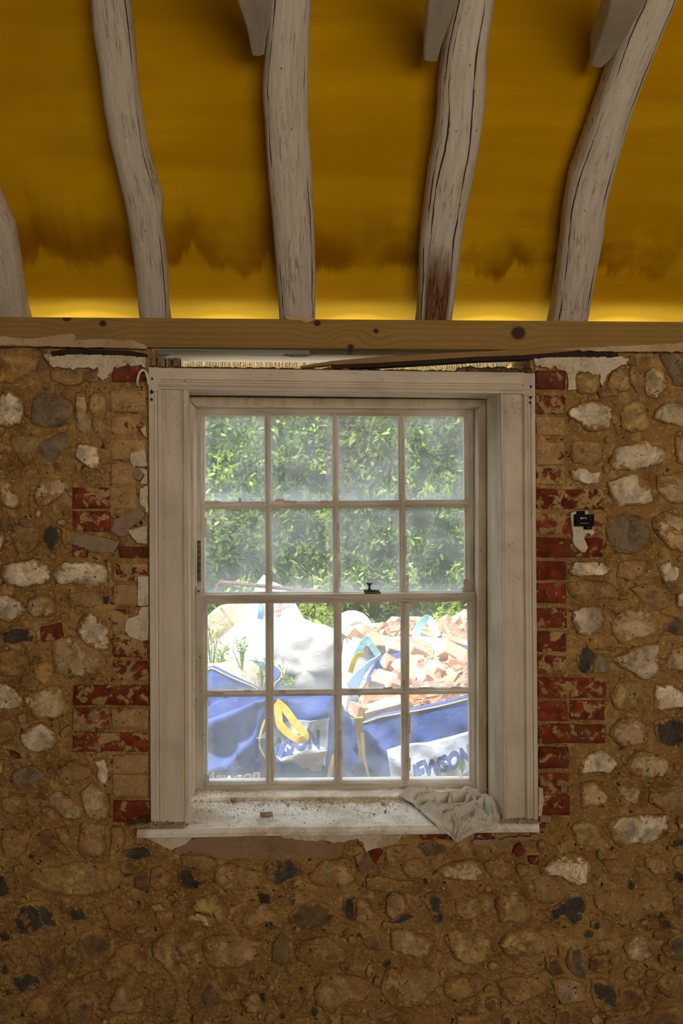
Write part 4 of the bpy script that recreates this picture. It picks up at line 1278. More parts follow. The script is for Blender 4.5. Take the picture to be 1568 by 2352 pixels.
def reeds():
    root = empty('thatch_eave', (0, .5, P(784, 850, .5).z)); tag(root, 'straw-coloured reed thatch eave seen through the gap above the window', 'thatch')
    b = MB(); zb = P(784, 850, .5).z
    x = P(300, 830, .5).x; xe = P(1270, 830, .5).x
    while x < xe:
        for r in range(3):
            xx = x + random.uniform(-.003, .003); y = .49 + r * .012 + random.uniform(0, .006); zz = zb + random.uniform(-.004, .012) + r * .004
            b.tube([(xx, y, zz), (xx + random.uniform(-.006, .006), y + .06, zz + .12 + random.uniform(0, .02))], random.uniform(.0018, .003), 5)
        x += .0048
    o = b.build('reed_bundle', mat_plain('dry_reed', (0.78, 0.60, 0.30), .8, 120, .35, .2), root, True); o['kind'] = 'stuff'
    b = MB(); b.box((x - 2.0, .52, zb + .06), (xe + .3, .54, zb + .10)); 
    for bx in (P(330, 830, .4).x, P(784, 830, .4).x, P(1240, 830, .4).x): b.box((bx, .295, zb + .065), (bx + .03, .535, zb + .095))
    b.build('eave_batten', mat_plain('pale_batten', (0.62, 0.50, 0.34), .8, 30), root)
reeds()

# ------------------------------------------------------------------ on the wall: black terminal box, white cable
box = empty('terminal_box', P(1343, 1192, -.03)); tag(box, 'small black plastic electrical terminal box on the right-hand brick quoin', 'electrical box')
M_BLACK = mat_plain('black_plastic', (0.012, 0.012, 0.012), .8, 50, .2, .1, .12)
def pb(view, x0, y0, x1, y1, ya, yb, name, mat, bw=.0015):
    p = to_px(view, [(x0, y1), (x1, y1), (x1, y0), (x0, y0)]); f = [P(x, y, ya) for x, y in p]; k = Vector((0, yb - ya, 0))
    b = MB(); b.hexa(f, [q + k for q in f]); return bevel(b.build(name, mat, box), bw, 2)
pb('b', 350, 490, 1010, 920, -.050, -.020, 'housing', M_BLACK)
pb('b', 430, 370, 680, 520, -.044, -.020, 'clip', M_BLACK)
pb('b', 680, 860, 930, 1040, -.042, -.020, 'clip', M_BLACK)
M_PRINT = mat_plain('white_print', (0.62, 0.58, 0.50), .7, 90, .2, .05)
b = MB(); c0 = P(*to_px('b', [(545, 632)])[0], -.0508)
b.loft([[(c0.x + r * math.cos(a), c0.y + d, c0.z + r * math.sin(a)) for a in [2*math.pi*k/14 for k in range(14)]] for r, d in ((.0034, .0012), (.0034, 0))]); b.build('printed_dot', M_PRINT, box)
def text_mesh(body, size, shear=0.0, offset=0.0):
    cu = bpy.data.curves.new('lettering', 'FONT'); cu.body = body; cu.size = size; cu.shear = shear; cu.offset = offset; cu.resolution_u = 4
    ob = bpy.data.objects.new('lettering', cu); COL.objects.link(ob)
    dg = bpy.context.evaluated_depsgraph_get(); me = bpy.data.meshes.new_from_object(ob.evaluated_get(dg))
    bpy.data.objects.remove(ob); return me
me = text_mesh('IEF 45', .0075, 0, .0002)
q = P(*to_px('b', [(590, 655)])[0], -.0506)
for v in me.vertices: v.co = Vector((q.x + v.co.x * .72, q.y, q.z + v.co.y))
o = link('lettering', me, M_PRINT); o.data.materials.clear(); o.data.materials.append(M_PRINT); keep(o, box)
pb('b', 500, 808, 810, 822, -.0506, -.049, 'printed_line', M_PRINT, .0002)
tp = pb('b', 770, 960, 860, 1000, -.0435, -.041, 'terminal_screw', M_BRASS, .0005)

b = MB(); pts = [(323,886,-.014),(315,884,-.045),(316,870,-.056),(320,856,-.058),(327,849,-.056),(334,853,-.050),(339,866,-.044),(341,884,-.036)]
b.tube([P(*p) for p in resample([(a, c, d) for a, c, d in pts] + [(a, c, d) for a, c, d in pts[-2:0:-1]], 40)[:21]], .0042, 8)
tag(b.build('cable', mat_plain('white_cable', (0.78, 0.74, 0.68), .5, 40, .15, .1), None, True), 'short white cable looping out beside the upper left frame corner', 'cable')
# ------------------------------------------------------------------ outside: yard, hedge, shrubs
GZ = -.35
M_YARD = mat_plain('stony_yard', (0.34, 0.27, 0.18), .95, 8, .3, .6)
q = MB(); q.box((-9, .42, GZ - .1), (9, 12, GZ)); tag(q.build('ground', M_YARD), 'bare stony yard outside the window', 'ground', kind='structure')
def D(px, py, d): return P(px, py, d + CAM.y)

def mat_leaf(name, a, b, tr=.35):
    t = NT(name); oi = t.n('ObjectInfo')
    rnd = t.math('FRACT', t.math('ADD', t.attr('tint'), oi.outputs['Random']))
    c = t.mix(rnd, a, b)
    c = t.mix(t.attr('brown'), c, (0.30, 0.20, 0.08))
    p = t.n('BsdfPrincipled'); t.l(c, p.inputs['Base Color']); p.inputs['Roughness'].default_value = .42; p.inputs['Specular IOR Level'].default_value = .5
    l = t.n('BsdfTranslucent'); t.l(t.mix(.5, c, (0.55, 0.75, 0.10)), l.inputs[0])
    m = t.n('MixShader'); m.inputs[0].default_value = tr; t.l(p.outputs[0], m.inputs[1]); t.l(l.outputs[0], m.inputs[2])
    return t.done(m.outputs[0])
M_LEAF = mat_leaf('laurel_leaf', (0.155, 0.26, 0.048), (0.36, 0.47, 0.105))
M_LEAF2 = mat_leaf('pale_willow_leaf', (0.27, 0.37, 0.065), (0.42, 0.50, 0.12))
M_TWIG = mat_plain('grey_brown_twig', (0.14, 0.10, 0.06), .9, 30)
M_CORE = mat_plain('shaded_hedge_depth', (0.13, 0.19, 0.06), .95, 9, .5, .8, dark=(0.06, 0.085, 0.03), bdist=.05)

LEAFV = np.array([(0, 0, 0), (.30, .13, .03), (.70, .19, .02), (1, 0, -.07), (.70, -.19, .02), (.30, -.13, .03), (.5, 0, -.015)])
LEAFF = [(0, 6, 1), (1, 6, 2), (2, 6, 3), (3, 6, 4), (4, 6, 5), (5, 6, 0)]
def leaf_frames(cs, out, spread):
    """random leaf axes near 'out' per position"""
    n = len(cs)
    d = out + RNG.normal(0, spread, (n, 3)); d /= np.linalg.norm(d, axis=1)[:, None]
    up = RNG.normal(0, .5, (n, 3)) + np.array((0, -.4, 1.0)); 
    s = np.cross(up, d); s /= np.linalg.norm(s, axis=1)[:, None]
    u = np.cross(d, s)
    return d, s, u
def joined_leaves(name, cs, out, spread, size, mat, parent, brown=None):
    d, s, u = leaf_frames(cs, out, spread)
    sz = size * RNG.uniform(.7, 1.25, len(cs))
    V = cs[:, None, :] + sz[:, None, None] * (LEAFV[None, :, 0:1] * d[:, None, :] + LEAFV[None, :, 1:2] * s[:, None, :] + LEAFV[None, :, 2:3] * u[:, None, :])
    n = len(cs); Fc = (np.array(LEAFF)[None] + 7 * np.arange(n)[:, None, None]).reshape(-1, 3)
    me = bpy.data.meshes.new(name); me.from_pydata(V.reshape(-1, 3).tolist(), [], Fc.tolist())
    t = np.repeat(RNG.uniform(0, .97, n), 7); at = me.attributes.new('tint', 'FLOAT', 'POINT'); at.data.foreach_set('value', t)
    br = np.zeros(n) if brown is None else brown; at = me.attributes.new('brown', 'FLOAT', 'POINT'); at.data.foreach_set('value', np.repeat(br, 7))
    o = link(name, me, mat, None, True); keep(o, parent); return o
_me = bpy.data.meshes.new('leaf'); _me.from_pydata(LEAFV.tolist(), [], LEAFF)
for _n in ('tint', 'brown'):
    _a = _me.attributes.new(_n, 'FLOAT', 'POINT')
def leaf_object(c, out, spread, size, mat, parent, me):
    d, s, u = leaf_frames(np.array([c]), out, spread)
    o = bpy.data.objects.new('leaf', me); COL.objects.link(o)
    k = size * random.uniform(.8, 1.25)
    M4 = Matrix((( d[0][0]*k, s[0][0]*k, u[0][0]*k, c[0]), (d[0][1]*k, s[0][1]*k, u[0][1]*k, c[1]), (d[0][2]*k, s[0][2]*k, u[0][2]*k, c[2]), (0, 0, 0, 1)))
    o.parent = parent; o.matrix_parent_inverse = Matrix.Translation(parent.location).inverted(); o.matrix_basis = M4

HY = 5.35
def hedge_y(x, z):
    """front of the hedge: billowing clumps"""
    return HY - .34 * abs(fb(Vector((x * .85, z * .95, 1.7)), 3)) - .10 * fb(Vector((x * 3.1, z * 3.1, 4)), 2)
def hedge():
    root = empty('laurel_hedge', (0, HY, GZ)); tag(root, 'tall leafy green hedge filling the background beyond the sacks', 'hedge')
    v = []; f = []; nx, nzz = 90, 56
    for j in range(nzz + 1):
        for i in range(nx + 1):
            x = -4.5 + 9 * i / nx; z = GZ + 3.45 * j / nzz
            v.append((x, hedge_y(x, z) + .16 + .25 * max(0, j / nzz - .85) * 6, z))
    for j in range(nzz):
        for i in range(nx):
            a = j * (nx + 1) + i; f.append((a, a + 1, a + nx + 2, a + nx + 1))
    nf = len(v)
    v += [(-4.5, HY + .9, GZ), (4.5, HY + .9, GZ), (4.5, HY + .9, GZ + 3.1), (-4.5, HY + .9, GZ + 3.1)]
    f.append((nf, nf + 3, nf + 2, nf + 1))
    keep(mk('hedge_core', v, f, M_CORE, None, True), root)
    # sprigs: clusters of leaves fanning from a point
    cs = []; outs = []
    for _ in range(9500):
        x = RNG.uniform(-3.6, 3.6); z = RNG.uniform(GZ + .5, 3.05)
        g = fb(Vector((x * 1.7, z * 1.9, 9.0)), 3)
        if g < -.12 and RNG.random() < .62: continue
        y = hedge_y(x, z) + RNG.uniform(-.14, .10)
        o = np.array((RNG.normal(0, .6), -1.0, RNG.normal(.45, .5)))
        for k in range(RNG.integers(5, 9)):
            cs.append((x + RNG.normal(0, .03), y + RNG.normal(0, .03), z + RNG.normal(0, .035))); outs.append(o)
    cs = np.array(cs); outs = np.array(outs)
    ctr = D(745, 1075, 8.5); ctr2 = D(820, 1040, 8.5)
    dist = np.minimum(np.hypot(cs[:, 0] - ctr.x, (cs[:, 2] - ctr.z) * 1.7), np.hypot(cs[:, 0] - ctr2.x, cs[:, 2] - ctr2.z))
    brown = np.clip(1 - dist / .36, 0, 1) * RNG.uniform(0, 1.3, len(cs)); brown = np.clip(brown, 0, .85)
    joined_leaves('foliage', cs, outs, .62, .066, M_LEAF, root, brown)['kind'] = 'stuff'
    # the leaves that show largest, one by one
    me = _me.copy(); me.materials.append(M_LEAF); me.polygons.foreach_set('use_smooth', [True] * 6)
    n = 0
    while n < 270:
        px = random.uniform(472, 1066); py = random.uniform(950, 1440)
        q = D(px, py, 8.3); g = fb(Vector((q.x * 1.7, q.z * 1.9, 9.0)), 3)
        if g < 0: continue
        y = hedge_y(q.x, q.z) - .15
        for k in range(5):
            leaf_object((q.x + random.gauss(0, .03), y + random.gauss(0, .02), q.z + random.gauss(0, .03)), np.array((random.gauss(0, .3), -1, .5)), .75, .075, M_LEAF, root, me); n += 1
    b = MB()
    for i in range(10):
        x = -3.2 + i * .7; b.tube([(x, HY + .4, GZ), (x + .1, HY + .2, 1.2), (x - .05, HY + .1, 2.4)], [.04, .028, .012], 6)
    b.build('branches', M_TWIG, root)
hedge()
def shrub(px, py_top, py_bot, d, w, n, label, seed):
    base = D(px, py_bot, d); base.z = GZ; top = D(px, py_top, d)
    root = empty('pale_shrub', base); tag(root, label, 'shrub', 'pale shrubs before the hedge')
    b = MB(); cs = []; outs = []
    H = top.z - GZ
    for i in range(16):
        a = random.uniform(0, 6.28); r = w * math.sqrt(random.random()); h = H * random.uniform(.72, 1.0) * (1 - .35 * (r / w) ** 2)
        tip = Vector((base.x + r * math.cos(a), base.y + .5 * r * math.sin(a), GZ + h))
        mid = base.lerp(tip, .55) + Vector((0, 0, .1 * H))
        b.tube([base, mid, tip], [.008, .005, .002], 5)
        for k in range(n // 16):
            u = random.uniform(.45, 1.0); p = mid.lerp(tip, (u - .45) / .55)
            cs.append((p.x + random.gauss(0, .05), p.y + random.gauss(0, .05), p.z + random.gauss(0, .04))); outs.append(((tip.x - base.x) * 1.5 + random.gauss(0, .4), -.6, .55))
    b.build('stem', M_TWIG, root)
    joined_leaves('foliage', np.array(cs), np.array(outs), .6, .075, M_LEAF2, root)['kind'] = 'stuff'
shrub(545, 1262, 1420, 8.0, .15, 620, 'bright yellow-green shrub behind the peak of the white sack', 1)
shrub(715, 1285, 1420, 7.95, .30, 620, 'wide yellow-green shrub between the white sack peak and the sash fastener', 2)
shrub(1015, 1340, 1460, 7.9, .30, 520, 'low yellow-green shrub behind the rightmost brick heap', 3)

# ------------------------------------------------------------------ sacks
def mat_fabric(name, a, b, spec=.25, tr=0.0, weave=340):
    t = NT(name); v = t.coord()
    c = t.mix(t.ramp(t.noise(v, 5, 4, .6), .3, .7), a, b)
    c = t.mix(t.ramp(t.noise(v, 28, 4, .7), .60, .75, 0, .5), c, tuple(min(1, x * 1.25 + .05) for x in b))
    w = t.n('TexChecker'); t.l(v, w.inputs[0]); w.inputs['Scale'].default_value = weave
    h = t.math('ADD', t.math('MULTIPLY', t.noise(v, 14, 5, .6), 1.0), t.math('MULTIPLY', w.outputs['Fac'], .03))
    sh = t.bsdf(c, .55, t.bump(h, .5, .02), spec)
    if tr:
        l = t.n('BsdfTranslucent'); t.l(c, l.inputs[0]); m = t.n('MixShader'); m.inputs[0].default_value = tr; t.l(sh, m.inputs[1]); t.l(l.outputs[0], m.inputs[2]); sh = m.outputs[0]
    return t.done(sh)
M_BLUE = mat_fabric('blue_woven_sack', (0.035, 0.065, 0.25), (0.06, 0.11, 0.36))
M_WHITE = mat_fabric('white_woven_sack', (0.78, 0.77, 0.76), (0.86, 0.85, 0.84))
M_GREYSACK = mat_fabric('grey_white_polythene', (0.33, 0.32, 0.31), (0.45, 0.435, 0.42), .4)
M_LABEL = mat_fabric('pale_printed_panel', (0.42, 0.47, 0.58), (0.52, 0.56, 0.66))
M_LETTER = mat_fabric('dark_blue_print', (0.06, 0.085, 0.23), (0.08, 0.11, 0.28))
M_WLETTER = mat_fabric('white_print_on_sack', (0.62, 0.66, 0.74), (0.70, 0.73, 0.80))
M_YELLOW = mat_fabric('yellow_webbing', (0.66, 0.42, 0.03), (0.76, 0.53, 0.06))
M_TEAL = mat_fabric('teal_webbing', (0.28, 0.55, 0.55), (0.38, 0.66, 0.66))
M_SKY = mat_fabric('light_blue_webbing_and_lit_rim', (0.24, 0.48, 0.80), (0.34, 0.58, 0.88))
M_REDP = mat_fabric('faded_red_print', (0.80, 0.36, 0.32), (0.86, 0.48, 0.44))
M_SAND = mat_plain('sandy_rubble', (0.74, 0.60, 0.42), .95, 30, .25, .9, bdist=.02)

def catmull(pts, n):
    out = []; m = len(pts)
    for i in range(m):
        p0, p1, p2, p3 = (Vector(pts[(i + k - 1) % m]) for k in range(4))
        for j in range(n):
            t = j / n; out.append(.5 * ((2*p1) + (p2-p0)*t + (2*p0-5*p1+4*p2-p3)*t*t + (-p0+3*p1-3*p2+p3)*t**3))
    return out
def bag(name, rim, label, mat, base_z=GZ, bulge=.07, wr=.03, seed=0.0, stitch=None, fill=None, group='builders\' bulk sacks', crests=()):
    """open bulk sack: rim loop, bulging creased sides, inner wall; part meshes under an empty"""
    loop = catmull(rim, 14); n = len(loop)
    c = sum(loop, Vector()) / n
    root = empty(name, (c.x, c.y, base_z)); tag(root, label, 'sack', group)
    rings = []
    inner = [p + (c - p).normalized() * .03 + Vector((0, 0, -.14)) for p in loop]; inner2 = [p.lerp(c, .04) for p in loop]
    rings += [inner, inner2]
    NR = 56
    for j in range(NR + 1):
        v = j / NR; r = []
        for p in loop:
            o = Vector((p.x - c.x, p.y - c.y, 0)); L = o.length; o.normalize()
            z = p.z + (base_z - p.z) * v
            rad = L * (1 - .02 * v) + bulge * math.sin(math.pi * min(1, v * 1.15)) 
            w = wr * fb(Vector((p.x * 3.2 + z * 1.6 + seed, p.y * 3.2, z * 2.4 + seed)), 3) * (0.35 + .65 * min(1, v * 5)) + wr * .9 * ((1 - abs(nz(p.x * 5 + z * 6 + seed, p.y * 5, z * 3)) * 2.4) - .4) * min(1, v * 4) + .35 * wr * (1 - 2 * abs(nz(p.x * 13 - z * 9 + seed, p.y * 9, z * 8))) * min(1, v * 4)
            q = Vector((c.x, c.y, z)) + o * (rad + w)
            if o.y < .2:
                for pts, hh, ww in crests:
                    best = 9.0
                    for (ax, az), (bx, bz) in zip(pts[:-1], pts[1:]):
                        dx, dz = bx - ax, bz - az; t = max(0.0, min(1.0, ((q.x - ax) * dx + (q.z - az) * dz) / (dx * dx + dz * dz)))
                        best = min(best, math.hypot(q.x - ax - t * dx, q.z - az - t * dz))
                    if best < ww: q = q + o * (hh * (1 - best / ww) ** 1.2)
            r.append(q)
        rings.append(r)
    b = MB(); b.loft(rings, caps=False)
    body = b.build('sack_body', mat, root, True)
    if stitch is not None:
        s = MB(); r = rings[2]; r2 = [p.lerp(q, .75) + Vector(((p.x - c.x), (p.y - c.y), 0)).normalized() * .006 for p, q in zip(rings[2], rings[3])]
        s.tube(r2 + [r2[0]], .0045, 5); s.build('stitching', stitch, root, True)
    if fill is not None:
        v = []; f = []; m = 10
        for j in range(m):
            for k, p in enumerate(loop):
                s = 1 - j / (m - 1) * .97
                q = c.lerp(p, s * .97); h = -.10 * s ** 4 - .02 + .05 * fb(Vector((q.x * 6, q.y * 6, seed)), 3) * (1 - s ** 4) + fill[1] * (1 - s * s)
                v.append((q.x, q.y, q.z + h))
        for j in range(m - 1):
            for k in range(n): f.append((j*n+k, j*n+(k+1) % n, (j+1)*n+(k+1) % n, (j+1)*n+k))
        f.append(tuple((m-1)*n + k for k in range(n)))
        fo = mk('contents', v, f, fill[0], None, True); keep(fo, root)
    bm = BVHTree.FromPolygons([tuple(p) for p in body.data.vertices and [v.co for v in body.data.vertices]], [tuple(p.vertices) for p in body.data.polygons])
    return root, bm, c
def on(bm, p, off):
    """drop a point on the sack's near side along the depth axis"""
    h = bm.ray_cast(Vector((p.x, p.y - 1.5, p.z)), Vector((0, 1, 0)))
    return (h[0] + Vector((0, -off, 0))) if h[0] else p
def panel(bm, quad, d, mat, root, name, off=.006, nx=26, ny=16, wob=.0):
    v = []; f = []
    for j in range(ny + 1):
        for i in range(nx + 1):
            u = i / nx; w = j / ny
            px = lerp(lerp(quad[0][0], quad[1][0], u), lerp(quad[3][0], quad[2][0], u), w); py = lerp(lerp(quad[0][1], quad[1][1], u), lerp(quad[3][1], quad[2][1], u), w)
            px += wob * nz(w * 4, u * 3); py += wob * nz(u * 4, w * 3, 5)
            v.append(on(bm, D(px, py, d), off))
    for j in range(ny):
        for i in range(nx):
            a = j * (nx + 1) + i; f.append((a, a + nx + 1, a + nx + 2, a + 1))
    o = mk(name, v, f, mat, None, True); keep(o, root)
    m = o.modifiers.new('thickness', 'SOLIDIFY'); m.thickness = .002
    return o
def lettering(bm, body, origin, ux, uy, d, mat, root, shear=.15, offset=.03, off=.011, bend=0.0):
    """text laid on a sack: origin px, ux = px vector of one em across, uy = px vector of cap height up"""
    me = text_mesh(body, 1.0, shear, offset)
    bmx = bmesh.new(); bmx.from_mesh(me); bmesh.ops.triangulate(bmx, faces=bmx.faces)
    for _ in range(2):
        long = [e for e in bmx.edges if e.calc_length() > .14]
        if long: bmesh.ops.subdivide_edges(bmx, edges=long, cuts=1); bmesh.ops.triangulate(bmx, faces=bmx.faces)
    bmx.to_mesh(me); bmx.free()
    for v in me.vertices:
        x, y = v.co.x, v.co.y / .70
        px = origin[0] + ux[0] * x + uy[0] * y; py = origin[1] + ux[1] * x + uy[1] * y + bend * math.sin(x * 1.5)
        v.co = on(bm, D(px, py, d), off)
    me.materials.clear(); o = link('lettering', me, mat); keep(o, root)
    return o
def ribbon(pts, w, mat, root, name='strap', wdir=None, th=.003):
    pts = [Vector(p) for p in pts]; P2 = []
    for i in range(len(pts) - 1):
        p0, p1, p2, p3 = pts[max(i-1, 0)], pts[i], pts[i+1], pts[min(i+2, len(pts)-1)]
        for j in range(6):
            t = j / 6; P2.append(.5 * ((2*p1) + (p2-p0)*t + (2*p0-5*p1+4*p2-p3)*t*t + (-p0+3*p1-3*p2+p3)*t**3))
    P2.append(pts[-1]); rings = []
    for i, p in enumerate(P2):
        t = (P2[min(i+1, len(P2)-1)] - P2[max(i-1, 0)]).normalized()
        s = Vector(wdir).normalized() if wdir else t.cross(Vector((0, 1, 0.15))).normalized()
        ww = (w[0] + (w[1] - w[0]) * i / (len(P2) - 1)) if isinstance(w, tuple) else w
        n2 = t.cross(s).normalized() * th
        rings.append([p - s * ww/2 - n2, p + s * ww/2 - n2, p + s * ww/2 + n2, p - s * ww/2 + n2])
    b = MB(); b.loft(rings); return b.build(name, mat, root, False)

M_STITCH = mat_plain('yellow_thread', (0.72, 0.56, 0.16), .8, 80, .2, .2)
M_RUBFILL = mat_plain('brick_rubble_fill', (0.44, 0.26, 0.17), .95, 14, .4, .9, dark=(0.22, 0.11, 0.07), bdist=.02)
# right blue sack heaped with bricks
RS_RIM = [D(822,1650,5.05), D(880,1640,4.95), D(950,1627,4.92), D(1020,1612,4.92), D(1090,1594,4.95), D(1180,1572,5.05), D(1215,1525,5.5), D(1190,1490,5.95), D(1100,1485,6.05), D(990,1488,6.05), D(900,1502,6.0), D(868,1512,5.9), D(840,1570,5.5)]
rs, rs_b, rs_c = bag('bulk_sack', RS_RIM,
   'blue woven sack heaped with broken bricks, lettered panel on its front', M_BLUE, bulge=.05, wr=.035, seed=2.0, stitch=M_STITCH, fill=(M_RUBFILL, .06))
panel(rs_b, [(888,1722),(1120,1668),(1128,1812),(902,1822)], 4.9, M_LABEL, rs, 'printed_panel', .006)
lettering(rs_b, 'JEWSON', (946, 1791), (34.5, -13.0), (-4, -34), 4.9, M_LETTER, rs, .12, .05, .011)
panel(rs_b, [(930,1817),(1125,1748),(1126,1755),(932,1826)], 4.9, M_LETTER, rs, 'printed_line', .010, 20, 2)
ribbon([on(rs_b, D(824,1648,4.9), .01), on(rs_b, D(826,1690,4.9), .03), on(rs_b, D(830,1725,4.9), .03), on(rs_b, D(827,1756,4.9), .03)], (.042, .020), M_YELLOW, rs)
ribbon([on(rs_b, D(833,1690,4.9), .015), on(rs_b, D(836,1740,4.9), .02), on(rs_b, D(843,1770,4.9), .02), on(rs_b, D(850,1795,4.9), .02)], (.018, .010), M_YELLOW, rs)
ribbon([D(803,1581,5.25), D(825,1550,5.4), D(850,1525,5.6), D(869,1509,5.85)], (.06, .05), M_SKY, rs)  # not a strap: lit fold of the blue rim, brightness painted as lighter blue

# left blue sack with sandy spoil, slumped
lb, lb_b, lb_c = bag('bulk_sack', [D(430,1548,5.65), D(478,1532,5.55), D(492,1529,5.52), D(530,1548,5.50), D(570,1566,5.50), D(606,1582,5.55), D(634,1560,5.90), D(642,1538,6.25), D(600,1520,6.40), D(530,1512,6.45), D(450,1512,6.40), D(405,1530,6.00)],
   'blue woven sack holding sandy spoil at the left of the window', M_BLUE, bulge=.06, wr=.08, seed=7.7, stitch=M_STITCH, fill=(M_SAND, .07))
# front left blue sack, crumpled, two printed panels
fb_, fb_b, fb_c = bag('bulk_sack', [D(440,1690,4.75), D(480,1662,4.65), D(545,1628,4.6), D(610,1604,4.65), D(680,1604,4.65), D(740,1597,4.7), D(766,1603,4.78), D(770,1592,5.0), D(740,1584,5.12), D(640,1583,5.12), D(540,1598,5.1), D(440,1645,5.0)],
   'crumpled blue woven sack in front, half-hidden lettering and a yellow loop', M_BLUE, bulge=.02, wr=.10, seed=13.1, stitch=None, fill=(M_RUBFILL, -.05),
   crests=[([(D(x, y, 4.6).x, D(x, y, 4.6).z) for x, y in line], hh, ww) for line, hh, ww in (
     ([(470,1672),(540,1640),(612,1606)], .10, .10), ([(470,1760),(560,1752),(630,1742)], .09, .09), ([(700,1640),(735,1615),(755,1605)], .05, .08), ([(540,1745),(590,1690),(606,1640)], .06, .05),
     ([(640,1732),(700,1724),(755,1715)], .06, .05), ([(690,1690),(700,1655),(740,1640)], .05, .05))])
panel(fb_b, [(590,1688),(672,1655),(757,1650),(748,1758)], 4.6, M_LABEL, fb_, 'printed_panel', .006, wob=5)
panel(fb_b, [(632,1726),(752,1722),(734,1772),(690,1762)], 4.6, M_GREYSACK, fb_, 'printed_panel', .012, wob=5)
lettering(fb_b, 'JEWSON', (592, 1727), (37.0, -3.0), (-2, -32), 4.6, M_LETTER, fb_, .1, .05, .013, bend=5)
lettering(fb_b, 'Jewson', (486, 1782), (39.0, 0.6), (-3, -26), 4.6, M_WLETTER, fb_, .25, .03, .010, bend=3)
ribbon([D(634,1612,4.52), D(655,1630,4.50), D(680,1664,4.47), D(701,1690,4.45), D(688,1699,4.44), D(662,1684,4.46), D(642,1662,4.48), D(639,1640,4.50), D(632,1616,4.52)], .034, M_YELLOW, fb_)
ribbon([on(fb_b, D(612,1735,4.6), .01), on(fb_b, D(596,1700,4.6), .012), on(fb_b, D(608,1650,4.6), .012)], .010, M_STITCH, fb_, 'stitching')
ribbon([on(fb_b, D(766,1735,4.6), .01), on(fb_b, D(760,1760,4.6), .02), on(fb_b, D(755,1788,4.6), .02)], (.014, .022), M_YELLOW, fb_, 'frayed_strap')

# white sacks: filled pillow shapes with real depth
def lump(name, poly, d, thick, mat, label, cat='sack', group='builders\' bulk sacks', wr=.035, seed=0.0, n=44, m=12, sharp=.6):
    p = chaikin(poly, 2); p = resample(p, n); y = d + CAM.y
    w = [P(a, b, y) for a, b in p]; c = sum(w, Vector()) / n
    root = empty(name, (c.x, y, min(q.z for q in w))); tag(root, label, cat, group)
    rings = []
    for j in range(2 * m + 1):
        s = -1 + j / m; r = max(.02, (1 - abs(s) ** (2 + sharp)) ** .5); yy = y + thick * s; ring = []
        for q in w:
            k = c + (q - c) * r; k.y = yy
            nn = fb(Vector((k.x * 3 + seed, k.y * 3, k.z * 3)), 3); cr = 1 - abs(nz(k.x * 5 + seed, k.y * 5, k.z * 5))
            dirn = (k - Vector((c.x, y, c.z))).normalized(); ring.append(k + dirn * (wr * nn + wr * .8 * cr * r - wr * .4) + Vector((0, (-.5 * wr * nn), 0)))
        rings.append(ring)
    b = MB(); b.loft(rings)
    o = b.build('sack_body' if cat == 'sack' else 'heap_body', mat, root, True)
    bm = BVHTree.FromPolygons([v.co for v in o.data.vertices], [tuple(f.vertices) for f in o.data.polygons])
    return root, bm
w1, w1_b = lump('bulk_sack', [(470,1640),(468,1520),(500,1470),(540,1430),(575,1385),(590,1345),(600,1328),(618,1340),(645,1352),(668,1378),(688,1398),(688,1420),(722,1436),(755,1444),(772,1480),(772,1640)], 7.15, .36, M_WHITE, 'big blown-out white sack rising to a peak behind the blue sacks', wr=.05, seed=3.3)
ribbon([on(w1_b, D(600,1382,6.9), .01), on(w1_b, D(599,1402,6.9), .012), on(w1_b, D(597,1421,6.9), .012)], .034, M_SKY, w1)
panel(w1_b, [(634,1385),(646,1385),(644,1418),(634,1418)], 6.8, M_REDP, w1, 'printed_mark', .008, 6, 8)
panel(w1_b, [(628,1402),(662,1394),(662,1400),(629,1408)], 6.8, M_REDP, w1, 'printed_mark', .010, 8, 4)
lump('bulk_sack', [(620,1600),(632,1530),(622,1500),(640,1480),(690,1462),(745,1470),(770,1464),(778,1500),(774,1560),(765,1600)], 6.55, .13, M_GREYSACK, 'creased greyish polythene sack slumped against the big white sack', wr=.11, seed=8.1, n=72, m=22)
lump('rubble_heap', [(455,1560),(468,1440),(500,1404),(560,1382),(600,1372),(612,1400),(590,1440),(560,1500),(540,1560)], 7.66, .18, M_SAND, 'heap of sandy rubble on the left flank of the white sack', 'rubble', None, wr=.05, seed=5.2)
W3_RIM = [D(790,1480,6.25), D(860,1470,6.2), D(960,1462,6.2), D(1060,1470,6.2), D(1150,1462,6.3), D(1160,1440,6.9), D(1090,1436,7.1), D(980,1428,7.15), D(890,1430,7.1), D(810,1438,7.0)]
w3, w3_b, w3_c = bag('bulk_sack', W3_RIM,
   'white woven sack of brick rubble behind the blue brick sack', M_WHITE, bulge=.05, wr=.04, seed=17, fill=(M_RUBFILL, .07))
ribbon([D(954,1476,6.2), D(962,1440,6.25), D(982,1420,6.3), D(994,1440,6.25), D(1006,1462,6.2)], .045, M_TEAL, w3)
ribbon([D(819,1506,6.05), D(832,1480,6.05), D(842,1468,6.05), D(854,1484,6.05), D(868,1504,6.05)], .040, M_TEAL, w3)
ribbon([D(804,1545,5.95), D(812,1520,5.95), D(822,1505,5.95), D(836,1503,5.95)], .030, M_YELLOW, w3)
lump('bulk_sack', [(780,1460),(785,1425),(800,1412),(824,1410),(846,1424),(856,1440),(850,1470)], 7.65, .16, M_WHITE, 'small crumpled white sack poking up left of the brick rubble', wr=.06, seed=21.0, n=32, m=8)
lump('bulk_sack', [(850,1470),(854,1432),(880,1432),(905,1420),(950,1420),(985,1424),(1000,1450),(1000,1475)], 7.65, .14, M_WHITE, 'folded white sack edge lying behind the teal strap', wr=.05, seed=25.0, n=32, m=8)
